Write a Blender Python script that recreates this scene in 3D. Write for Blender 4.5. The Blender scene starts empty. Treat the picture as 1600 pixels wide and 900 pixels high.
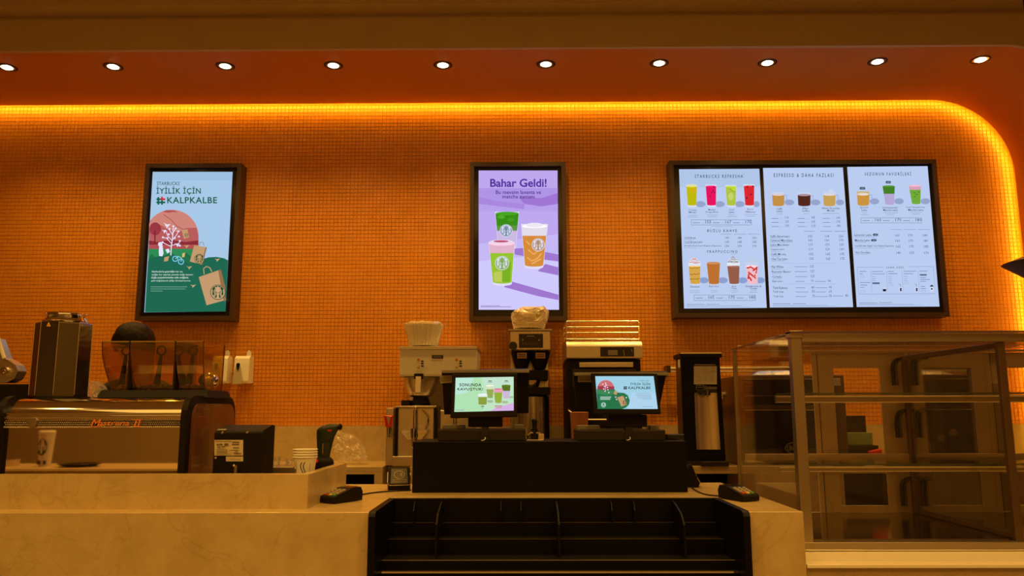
import bpy, bmesh, math, random
from mathutils import Vector, Matrix, Euler, noise
random.seed(7)
R = math.radians
SC = bpy.context.scene
COL = SC.collection

# ------------------------------------------------------------ camera
CAM_H = H = 1.30
F = 1235.0
cam_d = bpy.data.cameras.new('camera'); cam = bpy.data.objects.new('camera', cam_d); COL.objects.link(cam)
cam_d.sensor_width = 36.0; cam_d.lens = F*36/1600; cam_d.clip_start = 0.02
ROT = Matrix.Rotation(R(0.5), 3, 'Z') @ Matrix.Rotation(R(90+8.84), 3, 'X') @ Matrix.Rotation(R(-0.14), 3, 'Z')
CAMP = Vector((0, 0, CAM_H))
cam.matrix_world = Matrix.Translation(CAMP) @ ROT.to_4x4()
SC.camera = cam
SC.view_settings.view_transform = 'Standard'; SC.view_settings.look = 'None'
SC.view_settings.gamma = 1.0; SC.view_settings.use_curve_mapping = False
SC.view_settings.exposure = 0.0

# ------------------------------------------------------------ world and light
w = bpy.data.worlds.new('world'); SC.world = w; w.use_nodes = True
w.node_tree.nodes['Background'].inputs[0].default_value = (1.0, 0.62, 0.25, 1)
w.node_tree.nodes['Background'].inputs[1].default_value = 0.02
WARM = (1.0, 0.56, 0.115)
def area(name, loc, rot, sx, sy, power, color=WARM, spread=180):
    l = bpy.data.lights.new(name, 'AREA'); l.shape = 'RECTANGLE'; l.size = sx; l.size_y = sy
    l.energy = power; l.color = color; l.spread = R(spread)
    o = bpy.data.objects.new(name, l); COL.objects.link(o); o.location = loc; o.rotation_euler = rot
    return o
def spot(name, loc, target, power, color=WARM, cone=90, blend=0.6, rad=0.04):
    l = bpy.data.lights.new(name, 'SPOT'); l.energy = power; l.color = color
    l.spot_size = R(cone); l.spot_blend = blend; l.shadow_soft_size = rad
    o = bpy.data.objects.new(name, l); COL.objects.link(o); o.location = loc
    o.rotation_euler = (Vector(target)-Vector(loc)).to_track_quat('-Z', 'Y').to_euler()
    return o
P_NICHE, P_ROOM, P_FILL = 65.0, 128.0, 88.0
# customer-side ceiling light: two rows of recessed lamps (their fittings are built with the ceiling)
ROOM_LAMPS = [(x, y) for y in (-0.5, 2.2) for x in (-4.0, -2.4, -0.8, 0.8, 2.4, 4.0)]
ROOM_Z = 4.28
for x, y in ROOM_LAMPS:
    spot('room_lamp_light', (x, y, ROOM_Z-0.03), (x, y, 0), P_ROOM, cone=120, blend=0.8, rad=0.05)
area('room_fill_light', (0, 0.2, ROOM_Z-0.05), (0, 0, 0), 8.0, 3.0, P_FILL)  # added soft fill over the customer side, no lamp fitting belongs to it

# ------------------------------------------------------------ materials
def lin(c):
    return tuple((x/255/12.92) if x/255 <= 0.04045 else ((x/255+0.055)/1.055)**2.4 for x in c)
MATS = {}
def mat(name, col, rough=0.5, metal=0.0, noise_amt=0.0, scale=20.0, bump=0.0, coat=0.0, spec=0.5, rvar=0.0, sub=None):
    if name in MATS: return MATS[name]
    m = bpy.data.materials.new(name); m.use_nodes = True
    nt = m.node_tree; b = nt.nodes['Principled BSDF']
    b.inputs['Base Color'].default_value = (*col, 1); b.inputs['Roughness'].default_value = rough
    b.inputs['Metallic'].default_value = metal; b.inputs['Coat Weight'].default_value = coat
    b.inputs['Specular IOR Level'].default_value = spec
    if noise_amt or bump or rvar:
        tc = nt.nodes.new('ShaderNodeTexCoord'); n = nt.nodes.new('ShaderNodeTexNoise')
        n.inputs['Scale'].default_value = scale; n.inputs['Detail'].default_value = 5
        nt.links.new(tc.outputs['Object'], n.inputs['Vector'])
        if noise_amt:
            r = nt.nodes.new('ShaderNodeMapRange'); r.inputs[3].default_value = 1-noise_amt; r.inputs[4].default_value = 1+noise_amt
            mx = nt.nodes.new('ShaderNodeVectorMath'); mx.operation = 'SCALE'; mx.inputs[0].default_value = col
            nt.links.new(n.outputs['Fac'], r.inputs[0]); nt.links.new(r.outputs[0], mx.inputs['Scale'])
            nt.links.new(mx.outputs[0], b.inputs['Base Color'])
        if rvar:
            r2 = nt.nodes.new('ShaderNodeMapRange'); r2.inputs[3].default_value = max(0, rough-rvar); r2.inputs[4].default_value = rough+rvar
            nt.links.new(n.outputs['Fac'], r2.inputs[0]); nt.links.new(r2.outputs[0], b.inputs['Roughness'])
        if bump:
            bp = nt.nodes.new('ShaderNodeBump'); bp.inputs['Strength'].default_value = bump; bp.inputs['Distance'].default_value = 0.005
            nt.links.new(n.outputs['Fac'], bp.inputs['Height']); nt.links.new(bp.outputs[0], b.inputs['Normal'])
    MATS[name] = m; return m
def brushed(name, col, rough=0.3, sx=2, sz=120):
    if name in MATS: return MATS[name]
    m = mat(name, col, rough, 1.0); nt = m.node_tree; b = nt.nodes['Principled BSDF']
    tc = nt.nodes.new('ShaderNodeTexCoord'); mp = nt.nodes.new('ShaderNodeMapping'); mp.inputs['Scale'].default_value = (sx, sx, sz)
    n = nt.nodes.new('ShaderNodeTexNoise'); n.inputs['Scale'].default_value = 1.0
    r = nt.nodes.new('ShaderNodeMapRange'); r.inputs[3].default_value = rough-0.06; r.inputs[4].default_value = rough+0.1
    nt.links.new(tc.outputs['Object'], mp.inputs[0]); nt.links.new(mp.outputs[0], n.inputs['Vector'])
    nt.links.new(n.outputs['Fac'], r.inputs[0]); nt.links.new(r.outputs[0], b.inputs['Roughness'])
    return m
def em(c, s=1.0, raw=False):
    key = ('em', c, s)
    if key in MATS: return MATS[key]
    m = bpy.data.materials.new('screen_colour'); m.use_nodes = True; nt = m.node_tree; nt.nodes.clear()
    e = nt.nodes.new('ShaderNodeEmission'); o = nt.nodes.new('ShaderNodeOutputMaterial')
    e.inputs[0].default_value = (*(c if raw else lin(c)), 1); e.inputs[1].default_value = s
    nt.links.new(e.outputs[0], o.inputs[0]); MATS[key] = m; return m
def glass(name, tint=(0.85, 0.88, 0.82), refl=0.06, rough=0.02, haze=0.0, hcol=(0.8, 0.8, 0.8)):
    if name in MATS: return MATS[name]
    m = bpy.data.materials.new(name); m.use_nodes = True; nt = m.node_tree; nt.nodes.clear()
    t = nt.nodes.new('ShaderNodeBsdfTransparent'); t.inputs[0].default_value = (*tint, 1)
    g = nt.nodes.new('ShaderNodeBsdfGlossy'); g.inputs['Roughness'].default_value = rough; g.inputs['Color'].default_value = (0.95, 0.95, 0.95, 1)
    lw = nt.nodes.new('ShaderNodeLayerWeight'); lw.inputs[0].default_value = 0.25
    r = nt.nodes.new('ShaderNodeMapRange'); r.inputs[3].default_value = refl; r.inputs[4].default_value = 0.45
    mx = nt.nodes.new('ShaderNodeMixShader'); o = nt.nodes.new('ShaderNodeOutputMaterial')
    nt.links.new(lw.outputs['Fresnel'], r.inputs[0]); nt.links.new(r.outputs[0], mx.inputs[0])
    base = t
    if haze:
        d = nt.nodes.new('ShaderNodeBsdfDiffuse'); d.inputs[0].default_value = (*hcol, 1)
        m2 = nt.nodes.new('ShaderNodeMixShader'); m2.inputs[0].default_value = haze
        nt.links.new(t.outputs[0], m2.inputs[1]); nt.links.new(d.outputs[0], m2.inputs[2]); base = m2
    nt.links.new(base.outputs[0], mx.inputs[1]); nt.links.new(g.outputs[0], mx.inputs[2]); nt.links.new(mx.outputs[0], o.inputs[0])
    MATS[name] = m; return m
def stone(name, col, dark, rough=0.22):
    m = mat(name, col, rough); nt = m.node_tree; b = nt.nodes['Principled BSDF']
    tc = nt.nodes.new('ShaderNodeTexCoord')
    n = nt.nodes.new('ShaderNodeTexNoise'); n.inputs['Scale'].default_value = 7; n.inputs['Detail'].default_value = 9; n.inputs['Roughness'].default_value = 0.65
    n2 = nt.nodes.new('ShaderNodeTexNoise'); n2.inputs['Scale'].default_value = 2.4; n2.inputs['Detail'].default_value = 8; n2.inputs['Distortion'].default_value = 1.4
    v = nt.nodes.new('ShaderNodeValToRGB'); v.color_ramp.elements[0].position = 0.30; v.color_ramp.elements[1].position = 0.62
    v.color_ramp.elements[0].color = (*dark, 1); v.color_ramp.elements[1].color = (*col, 1)
    ve = nt.nodes.new('ShaderNodeValToRGB'); e = ve.color_ramp.elements
    e[0].position = 0.485; e[0].color = (1, 1, 1, 1); e[1].position = 0.515; e[1].color = (1, 1, 1, 1)
    q = e.new(0.5); q.color = (0.86, 0.82, 0.76, 1)
    mx = nt.nodes.new('ShaderNodeMix'); mx.data_type = 'RGBA'; mx.blend_type = 'MULTIPLY'; mx.inputs[0].default_value = 0.7
    for k in (n, n2): nt.links.new(tc.outputs['Object'], k.inputs['Vector'])
    nt.links.new(n.outputs['Fac'], v.inputs[0]); nt.links.new(n2.outputs['Fac'], ve.inputs[0])
    nt.links.new(v.outputs[0], mx.inputs[6]); nt.links.new(ve.outputs[0], mx.inputs[7]); nt.links.new(mx.outputs[2], b.inputs['Base Color'])
    return m

STONE = stone('beige_stone', (0.60, 0.445, 0.21), (0.50, 0.36, 0.155))
STONE_B = stone('beige_stone_back', (0.56, 0.42, 0.21), (0.46, 0.33, 0.155), 0.3)
TILE = mat('orange_mosaic_glaze', (0.70, 0.275, 0.026), 0.42, noise_amt=0.14, scale=9)
GROUT = mat('dark_orange_grout', (0.58, 0.21, 0.02), 0.9)
PAINT = mat('orange_paint', (0.58, 0.19, 0.016), 0.6, noise_amt=0.03, scale=3, spec=0.15)
FASCIA = mat('fascia_tan_plaster', (0.50, 0.36, 0.16), 0.7, noise_amt=0.08, scale=3)
FLOORM = mat('floor_tile_brown', (0.20, 0.15, 0.10), 0.35, noise_amt=0.15, scale=2)
BLACK = mat('black_laminate', (0.004, 0.003, 0.002), 0.42, spec=0.14)
BLACKM = mat('matt_black_plastic', (0.010, 0.007, 0.004), 0.5, bump=0.05, scale=200, spec=0.16)
BLACKG = mat('gloss_black_plastic', (0.012, 0.010, 0.009), 0.12)
GREYP = mat('dark_grey_plastic', (0.026, 0.019, 0.011), 0.45, spec=0.18)
FRAMEB = mat('dark_brown_frame', (0.055, 0.026, 0.016), 0.4)
STEEL = brushed('brushed_steel', (0.66, 0.60, 0.50), 0.30)
STEELV = brushed('brushed_steel_vertical', (0.66, 0.60, 0.50), 0.24, 120, 2)
CHROME = mat('polished_chrome', (0.80, 0.76, 0.68), 0.06, 1.0)
BRONZE = brushed('bronze_anodised', (0.42, 0.34, 0.24), 0.38)
WHITEP = mat('white_plastic', (0.82, 0.80, 0.74), 0.35)
CREAM = mat('cream_enamel', (0.66, 0.60, 0.50), 0.4)
PAPER = mat('white_paper', (0.85, 0.82, 0.74), 0.7)
RED = mat('red_plastic', (0.65, 0.02, 0.015), 0.3)
GREEN = mat('dark_green_plastic', (0.014, 0.022, 0.008), 0.35)
BROWNG = mat('brown_gloss_panel', (0.16, 0.055, 0.018), 0.12, coat=0.5)
GLASS = glass('showcase_glass', (0.975, 0.965, 0.93), 0.02)
GLASSE = mat('green_glass_edge', (0.10, 0.13, 0.07), 0.15)
AMBER = glass('amber_hopper_plastic', (0.88, 0.77, 0.34), 0.07, 0.04)
POLY = glass('clear_film', (0.97, 0.96, 0.93), 0.10, 0.16, haze=0.10, hcol=(0.98, 0.93, 0.82))
ACRYL = glass('clear_acrylic', (0.93, 0.93, 0.93), 0.03, 0.03)
LAMP = em((1.0, 0.80, 0.48), 9.0, True)
LEDM = em((1.0, 0.56, 0.04), 46.0, True)
INK = mat('black_ink', (0.015, 0.012, 0.01), 0.6)

# ------------------------------------------------------------ mesh helpers
def W(px, py, Y, n=None, off=0.0):
    """point of the plane y=Y (or plane through Y with normal n) seen at a pixel of the photograph"""
    d = ROT @ Vector(((px-800)/F, -(py-450)/F, -1))
    if n is None:
        t = Y/d.y; return CAMP + d*t
    t = ((Y+n*off)-CAMP).dot(n)/d.dot(n); return CAMP + d*t
LOC = {}
class MB:
    def __init__(s): s.v = []; s.f = []; s.mi = []; s.sm = []; s.mats = []; s.cur = 0; s.M = Matrix()
    def m(s, material):
        if material not in s.mats: s.mats.append(material)
        s.cur = s.mats.index(material); return s
    def add(s, vs, fs, smooth=False):
        b = len(s.v); s.v += [s.M @ Vector(p) for p in vs]
        for q in fs: s.f.append([b+i for i in q]); s.mi.append(s.cur); s.sm.append(smooth)
        return s
    def hexa(s, p, smooth=False):   # 4 bottom, 4 top (ccw)
        return s.add(p, [(3,2,1,0),(4,5,6,7),(0,1,5,4),(1,2,6,5),(2,3,7,6),(3,0,4,7)], smooth)
    def box(s, x0, x1, y0, y1, z0, z1):
        return s.hexa([(x0,y0,z0),(x1,y0,z0),(x1,y1,z0),(x0,y1,z0),(x0,y0,z1),(x1,y0,z1),(x1,y1,z1),(x0,y1,z1)])
    def prism(s, pts, axis, a, b, smooth=False):
        n = len(pts)
        def P(u, v, t): return {'x': (t,u,v), 'y': (u,t,v), 'z': (u,v,t)}[axis]
        vs = [P(u,v,a) for u,v in pts] + [P(u,v,b) for u,v in pts]
        s.add(vs, [tuple(range(n))[::-1], tuple(range(n,2*n))])
        return s.add(vs, [(i,(i+1)%n,(i+1)%n+n,i+n) for i in range(n)], smooth)
    def cyl(s, a, b, r0, r1=None, n=16, caps=True, smooth=True):
        a = Vector(a); b = Vector(b); r1 = r0 if r1 is None else r1
        d = (b-a).normalized(); u = d.orthogonal().normalized(); w_ = d.cross(u)
        ra = [a+(u*math.cos(2*math.pi*i/n)+w_*math.sin(2*math.pi*i/n))*r0 for i in range(n)]
        rb = [b+(u*math.cos(2*math.pi*i/n)+w_*math.sin(2*math.pi*i/n))*r1 for i in range(n)]
        s.add(ra+rb, [(i,(i+1)%n,(i+1)%n+n,i+n) for i in range(n)], smooth)
        if caps: s.add(ra, [tuple(range(n))[::-1]]); s.add(rb, [tuple(range(n))])
        return s
    def tube(s, pts, r, n=8, smooth=True):
        pts = [Vector(p) for p in pts]; rings = []; u = None
        for i, p in enumerate(pts):
            d = (pts[min(i+1, len(pts)-1)]-pts[max(i-1, 0)]).normalized()
            u = d.orthogonal().normalized() if u is None else (u-d*u.dot(d)).normalized()
            w_ = d.cross(u); rr = r[i] if isinstance(r, (list, tuple)) else r
            rings.append([p+(u*math.cos(2*math.pi*k/n)+w_*math.sin(2*math.pi*k/n))*rr for k in range(n)])
        vs = [q for g in rings for q in g]; fs = []
        for i in range(len(pts)-1):
            for k in range(n): fs.append((i*n+k, i*n+(k+1)%n, (i+1)*n+(k+1)%n, (i+1)*n+k))
        fs += [tuple(range(n))[::-1], tuple((len(pts)-1)*n+k for k in range(n))]
        return s.add(vs, fs, smooth)
    def lathe(s, cx, cy, prof, n=24, smooth=True, sx=1, sy=1, flute=0, fn=0, ph=0):
        vs = []
        for r, z in prof:
            for k in range(n):
                a = 2*math.pi*k/n+ph; rr = r*(1+flute*math.sin(fn*a))
                vs.append((cx+rr*sx*math.cos(a), cy+rr*sy*math.sin(a), z))
        fs = []
        for i in range(len(prof)-1):
            for k in range(n): fs.append((i*n+k, i*n+(k+1)%n, (i+1)*n+(k+1)%n, (i+1)*n+k))
        if prof[0][0] > 1e-5: fs.append(tuple(range(n))[::-1])
        if prof[-1][0] > 1e-5: fs.append(tuple((len(prof)-1)*n+k for k in range(n)))
        return s.add(vs, fs, smooth)
    def ball(s, c, rx, ry=None, rz=None, n=14, m_=8):
        ry = ry or rx; rz = rz or rx; c = Vector(c)
        prof = [(math.sin(math.pi*i/m_), -math.cos(math.pi*i/m_)) for i in range(m_+1)]
        vs = [(c.x+rx*r*math.cos(2*math.pi*k/n), c.y+ry*r*math.sin(2*math.pi*k/n), c.z+rz*z) for r, z in prof for k in range(n)]
        return s.add(vs, [(i*n+k, i*n+(k+1)%n, (i+1)*n+(k+1)%n, (i+1)*n+k) for i in range(m_) for k in range(n)], True)
    def build(s, name, parent=None, bevel=0.0, seg=2, label=None, cat=None, group=None, kind=None, loc=None, sharp=35):
        if parent is None:
            if loc is None:
                xs = [p.x for p in s.v]; ys = [p.y for p in s.v]; zs = [p.z for p in s.v]
                loc = Vector(((min(xs)+max(xs))/2, (min(ys)+max(ys))/2, min(zs)))
            loc = Vector(loc)
        else: loc = LOC[parent.name]
        me = bpy.data.meshes.new(name)
        me.from_pydata([tuple(p-loc) for p in s.v], [], s.f)
        for mt in s.mats: me.materials.append(mt)
        me.polygons.foreach_set('material_index', s.mi); me.polygons.foreach_set('use_smooth', s.sm)
        me.update()
        if not me.validate(): pass
        o = bpy.data.objects.new(name, me); COL.objects.link(o)
        if parent is None: o.location = loc
        else: o.parent = parent
        LOC[o.name] = loc
        if bevel:
            b = o.modifiers.new('bevel', 'BEVEL'); b.width = bevel; b.segments = seg; b.limit_method = 'ANGLE'; b.angle_limit = R(40); b.harden_normals = False
        elif any(s.sm): me.set_sharp_from_angle(angle=R(sharp))
        tag(o, label, cat, group, kind)
        return o
def tag(o, label=None, cat=None, group=None, kind=None):
    if label: o['label'] = label
    if cat: o['category'] = cat
    if group: o['group'] = group
    if kind: o['kind'] = kind
    return o
def thing(name, label, cat, loc, group=None):
    o = bpy.data.objects.new(name, None); COL.objects.link(o); o.empty_display_size = 0.05
    o.location = loc; LOC[o.name] = Vector(loc); return tag(o, label, cat, group)
def copy_tree(o, parent=None):
    c = o.copy(); COL.objects.link(c)
    if parent is not None: c.parent = parent
    LOC[c.name] = LOC[o.name]
    for ch in [k for k in bpy.data.objects if k.parent == o]: copy_tree(ch, c)
    return c
# lettering
_T = {}
def text_geo(body, bold=0.0, res=2, sp=1.0):
    k = (body, bold, res, sp)
    if k in _T: return _T[k]
    cu = bpy.data.curves.new('t', 'FONT'); cu.body = body; cu.offset = bold; cu.resolution_u = res; cu.fill_mode = 'FRONT'; cu.space_character = sp
    o = bpy.data.objects.new('t', cu); COL.objects.link(o)
    dg = bpy.context.evaluated_depsgraph_get(); me = o.evaluated_get(dg).to_mesh()
    vs = [v.co.copy() for v in me.vertices]; fs = [tuple(p.vertices) for p in me.polygons]
    o.evaluated_get(dg).to_mesh_clear(); bpy.data.objects.remove(o); bpy.data.curves.remove(cu)
    x0 = min(v.x for v in vs); x1 = max(v.x for v in vs); y0 = min(v.y for v in vs); y1 = max(v.y for v in vs)
    _T[k] = ([((v.x-x0)/(x1-x0), (v.y-y0)/(y1-y0)) for v in vs], fs); return _T[k]
class Art:
    """flat print or a lit picture on a real plane (point p0, normal n towards the viewer)"""
    def __init__(s, p0, n): s.mb = MB(); s.p0 = Vector(p0); s.n = Vector(n).normalized(); s.ox = s.oy = 0; s.s = 1; s.k = 0
    def crop(s, ox, oy, sc): s.ox, s.oy, s.s = ox, oy, sc; return s
    def P(s, x, y): return W(s.ox+x/s.s, s.oy+y/s.s, s.p0, s.n, 0.0005+0.00035*s.k)
    def faces(s, pts, fs, c):
        s.mb.m(c if not isinstance(c, tuple) else em(c)); s.mb.add([s.P(x, y) for x, y in pts], fs); s.k += 1
    def poly(s, pts, c): s.faces(pts, [tuple(range(len(pts)))[::-1]], c)
    def rect(s, x0, y0, x1, y1, c): s.poly([(x0,y0),(x1,y0),(x1,y1),(x0,y1)], c)
    def ell(s, cx, cy, rx, ry, c, n=20, a0=0, a1=360):
        full = a1-a0 >= 360; k = n if full else n+1
        s.poly([(cx+rx*math.cos(R(a0+(a1-a0)*i/n)), cy+ry*math.sin(R(a0+(a1-a0)*i/n))) for i in range(k)], c)
    def line(s, pts, wd, c):
        vs = []; n = len(pts)
        for i, (x, y) in enumerate(pts):
            a = pts[max(i-1, 0)]; b = pts[min(i+1, n-1)]; dx, dy = b[0]-a[0], b[1]-a[1]; l = math.hypot(dx, dy) or 1
            vs += [(x-dy/l*wd/2, y+dx/l*wd/2), (x+dy/l*wd/2, y-dx/l*wd/2)]
        s.faces(vs, [(2*i, 2*i+1, 2*i+3, 2*i+2) for i in range(n-1)], c)
    def box(s, x0, y0, x1, y1, wd, c): s.line([(x0,y0),(x1,y0)], wd, c); s.line([(x1,y0),(x1,y1)], wd, c); s.line([(x1,y1),(x0,y1)], wd, c); s.line([(x0,y1),(x0,y0)], wd, c)
    def text(s, body, x0, y0, x1, y1, c, bold=0.0, res=2, skew=0.0, sp=1.0, slant=0.0):
        vs, fs = text_geo(body, bold, res, sp)
        s.faces([(x0+(x1-x0)*u+slant*v*(y1-y0), y1-(y1-y0)*v+skew*(x1-x0)*u) for u, v in vs], fs, c)
    def siren(s, cx, cy, r, ring, wh, clip=None):
        # round emblem: crowned figure with long wavy hair holding two tails
        s.ell(cx, cy, r, r, ring, 24)
        s.ell(cx, cy-0.02*r, 0.92*r, 0.92*r, wh, 24); s.ell(cx, cy-0.02*r, 0.86*r, 0.86*r, ring, 24)
        s.poly([(cx-.34*r,cy-.45*r),(cx-.38*r,cy-.75*r),(cx-.18*r,cy-.6*r),(cx,cy-.85*r),(cx+.18*r,cy-.6*r),(cx+.38*r,cy-.75*r),(cx+.34*r,cy-.45*r)], wh)
        s.ell(cx, cy-.22*r, .25*r, .30*r, wh, 12)
        for sg in (-1, 1):
            for q in (.34, .50):
                s.line([(cx+sg*q*r*.7,cy-.42*r),(cx+sg*q*r,cy-.1*r),(cx+sg*q*r*.8,cy+.2*r),(cx+sg*(q+.08)*r,cy+.6*r)], .09*r, wh)
            s.line([(cx+sg*.15*r,cy+.85*r),(cx+sg*.5*r,cy+.7*r),(cx+sg*.8*r,cy+.25*r),(cx+sg*.72*r,cy-.35*r)], .13*r, wh)
        s.poly([(cx-.2*r,cy+.1*r),(cx+.2*r,cy+.1*r),(cx+.12*r,cy+.45*r),(cx+.2*r,cy+.85*r),(cx-.2*r,cy+.85*r),(cx-.12*r,cy+.45*r)], wh)
    def build(s, name, parent): return s.mb.build(name, parent)
# ============================================================ ROOM
Y_T = 6.0            # tiled wall
Z_N = W(700, 166, Y_T).z         # niche ceiling height
Y_F = 5.01           # front edge of the niche
X_N = W(1592, 330, Y_T-0.07).x   # right side of the niche
RC = 0.60            # its corner radius
Z_RM = ROOM_Z
def niche_path(off=0.0, n=18, zlow=0.0):
    """cross-section of the niche (x, z): along the ceiling, round the corner, down the side"""
    pts = [(-6.5, Z_N+off)]
    cx, cz = X_N-RC, Z_N-RC
    for i in range(n+1):
        a = R(90-90*i/n); pts.append((cx+(RC+off)*math.cos(a), cz+(RC+off)*math.sin(a)))
    pts.append((X_N+off, zlow)); return pts
MB().m(FLOORM).box(-7, 7, -3.5, 6.2, -0.1, 0).build('floor', kind='structure')
MB().m(FASCIA).box(-7, 7, -3.5, Y_F+0.2, Z_RM, Z_RM+0.1).build('ceiling', kind='structure')
for nm, a in (('wall_left', (-7.1, -7, -3.5, 6.2, 0, 4.4)), ('wall_right', (7, 7.1, -3.5, 6.2, 0, 4.4)), ('wall_front', (-7, 7, -1.9, -1.8, 0, 4.4))):
    MB().m(FASCIA).box(*a).build(nm, kind='structure')
wall = MB().m(GROUT).box(-7, 7, Y_T+0.004, Y_T+0.2, 0, 4.4).build('wall_back', kind='structure')
# mosaic: every tile is a real bevelled piece, joined because each is only about six pixels across
PIT = 0.0300
vs = []; fs = []
Z0 = W(700, 665, Y_T).z
def fastadd(x0, x1, z0, z1, y, t):
    b = len(vs); e = 0.0016
    dx = [random.uniform(-t, t) for _ in range(4)]
    vs.extend([(x0,Y_T+0.004,z0),(x1,Y_T+0.004,z0),(x1,Y_T+0.004,z1),(x0,Y_T+0.004,z1),
               (x0+e,y+dx[0],z0+e),(x1-e,y+dx[1],z0+e),(x1-e,y+dx[2],z1-e),(x0+e,y+dx[0]+dx[2]-dx[1],z1-e)])
    fs.extend([(b+4,b+5,b+6,b+7),(b,b+1,b+5,b+4),(b+1,b+2,b+6,b+5),(b+2,b+3,b+7,b+6),(b+3,b,b+4,b+7)])
nx0 = int(-6.6/PIT); nx1 = int((X_N+0.12)/PIT)+1; nz = int((Z_N+0.12-Z0)/PIT)+1
sheet = {}
for j in range(nz):
    for i in range(nx0, nx1):
        k = (i//10, j//10)
        if k not in sheet: sheet[k] = random.uniform(-0.0008, 0.0008)
        g = 0.0013
        x = i*PIT; z = Z0+j*PIT
        fastadd(x+g, x+PIT-g, z+g, z+PIT-g, Y_T+sheet[k]+random.uniform(-0.0003, 0.0003), 0.0003)
me = bpy.data.meshes.new('mosaic_tile'); me.from_pydata(vs, [], fs); me.materials.append(TILE); me.update()
o = bpy.data.objects.new('mosaic_tile', me); COL.objects.link(o); o.parent = wall; wl = LOC[wall.name]
o.location = -wl; o['kind'] = 'stuff'
# niche lining (ceiling that bends down into the side), open light gap at the back
G = 0.07
mb = MB().m(PAINT)
ip = niche_path(0.0); op = niche_path(0.035)
n = len(ip)
def strip(mb, A, B, ya, yb, smooth=True):
    vs_ = [(x, ya, z) for x, z in A]+[(x, yb, z) for x, z in B]
    mb.add(vs_, [(i, i+1, len(A)+i+1, len(A)+i) for i in range(len(A)-1)], smooth)
strip(mb, ip, ip, Y_F, Y_T-G); strip(mb, op, op, Y_F, Y_T-G)
strip(mb, ip, op, Y_T-G, Y_T-G, False); strip(mb, ip, op, Y_F, Y_F, False)
mb.build('trim_1', kind='structure')
# closed back of the light gap
q = niche_path(0.11)
mb = MB().m(PAINT); strip(mb, q, q, Y_T-G-0.04, Y_T+0.02); strip(mb, op, q, Y_T-G-0.04, Y_T-G-0.04, False)
mb.build('trim_2', kind='structure')
# LED strip in the gap
e0, e1 = niche_path(0.045), niche_path(0.057)
mb = MB().m(LEDM)
strip(mb, niche_path(0.014), niche_path(0.024), Y_T-G+0.002, Y_T-G+0.012, False)
mb.m(WHITEP); strip(mb, niche_path(0.014), niche_path(0.028), Y_T-G+0.001, Y_T-G+0.001, False); strip(mb, niche_path(0.028), niche_path(0.024), Y_T-G+0.001, Y_T-G+0.012, False)
mb.build('light_strip', label='glowing amber light strip hidden along the top and side of the tiled wall', cat='light strip')
# front fascia above the niche opening: face, recess and upper lip
fz1 = W(700, 30, Y_F).z; 
mb = MB().m(FASCIA)
fo = niche_path(0.0)
vs_ = [(x, Y_F-0.02, z) for x, z in fo]+[(x, Y_F-0.02, 9) for x, z in fo]
# face: polygon around the niche opening
outer = [(-6.9, Z_N)]+fo[1:]+[(X_N, 0.0), (6.9, 0.0), (6.9, fz1), (-6.9, fz1)]
def slab(mb, pts, y0, y1):
    mb.prism(pts, 'y', y0, y1)
slab(mb, outer, Y_F-0.03, Y_F)
mb.build('trim_3', kind='structure')
z2 = W(700, 17, Y_F-0.06).z
MB().m(FASCIA).box(-6.9, 6.9, Y_F-0.012, Y_F+0.1, fz1, z2).build('trim_4', kind='structure')
MB().m(FASCIA).box(-6.9, 6.9, Y_F-0.16, Y_F+0.1, z2, Z_RM).build('trim_5', kind='structure')
# stone upstand at the foot of the tiles
MB().m(STONE_B).box(-6.9, X_N-0.01, Y_T-0.02, Y_T+0.003, H-0.364, Z0).build('backsplash', label='beige stone backsplash strip along the foot of the orange tiled wall', cat='backsplash')

# ---- recessed lamps in the niche
def downlight(x, y, z, cat, label, group, r=0.052):
    t = thing('recessed_lamp', label, cat, (x, y, z), group)
    mb = MB().m(GREYP).lathe(x, y, [(r*1.28, z), (r*1.28, z-0.003), (r*0.98, z-0.004), (r*0.96, z), (r*1.28, z)], 28); mb.build('bezel', t)
    MB().m(LAMP).lathe(x, y, [(0.0, z-0.014), (r*0.45, z-0.012), (r*0.74, z-0.004), (r*0.74, z-0.001)], 20).build('lamp_lens', t)
    MB().m(CHROME).lathe(x, y, [(r*0.97, z-0.003), (r*0.75, z-0.001)], 24).build('reflector', t)
    return t
LP = [(11,105),(177,104),(352,103),(521,102),(692,101.5),(853,100),(1030,98.5),(1199,98),(1371,96),(1532,93)]
NTH = ['leftmost', 'second', 'third', 'fourth', 'fifth', 'sixth', 'seventh', 'eighth', 'ninth']
first = None; bx = W(692, 101.5, 5.2); 
for i, (px, py) in enumerate(LP):
    d = ROT @ Vector(((px-800)/F, -(py-450)/F, -1)); tt = (Z_N-CAM_H)/d.z; x = d.x*tt; y = 5.26
    x = W(px, py, d.y*tt).x; y = d.y*tt
    lab = ('round recessed ceiling lamp, rightmost of the row, near the curved corner' if i == 9 else
           'round recessed ceiling lamp over the orange wall, %s of the row counted from the left' % NTH[i])
    if first is None: t = first = downlight(x, y, Z_N, 'ceiling lamp', lab, 'recessed lamps in the orange ceiling')
    else:
        t = copy_tree(first); t.location = (x, y, Z_N); t['label'] = lab
    spot('lamp_light', (x, y, Z_N-0.02), (x, y+0.28, 0), P_NICHE, cone=115, blend=0.9, rad=0.035)
base = None
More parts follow.
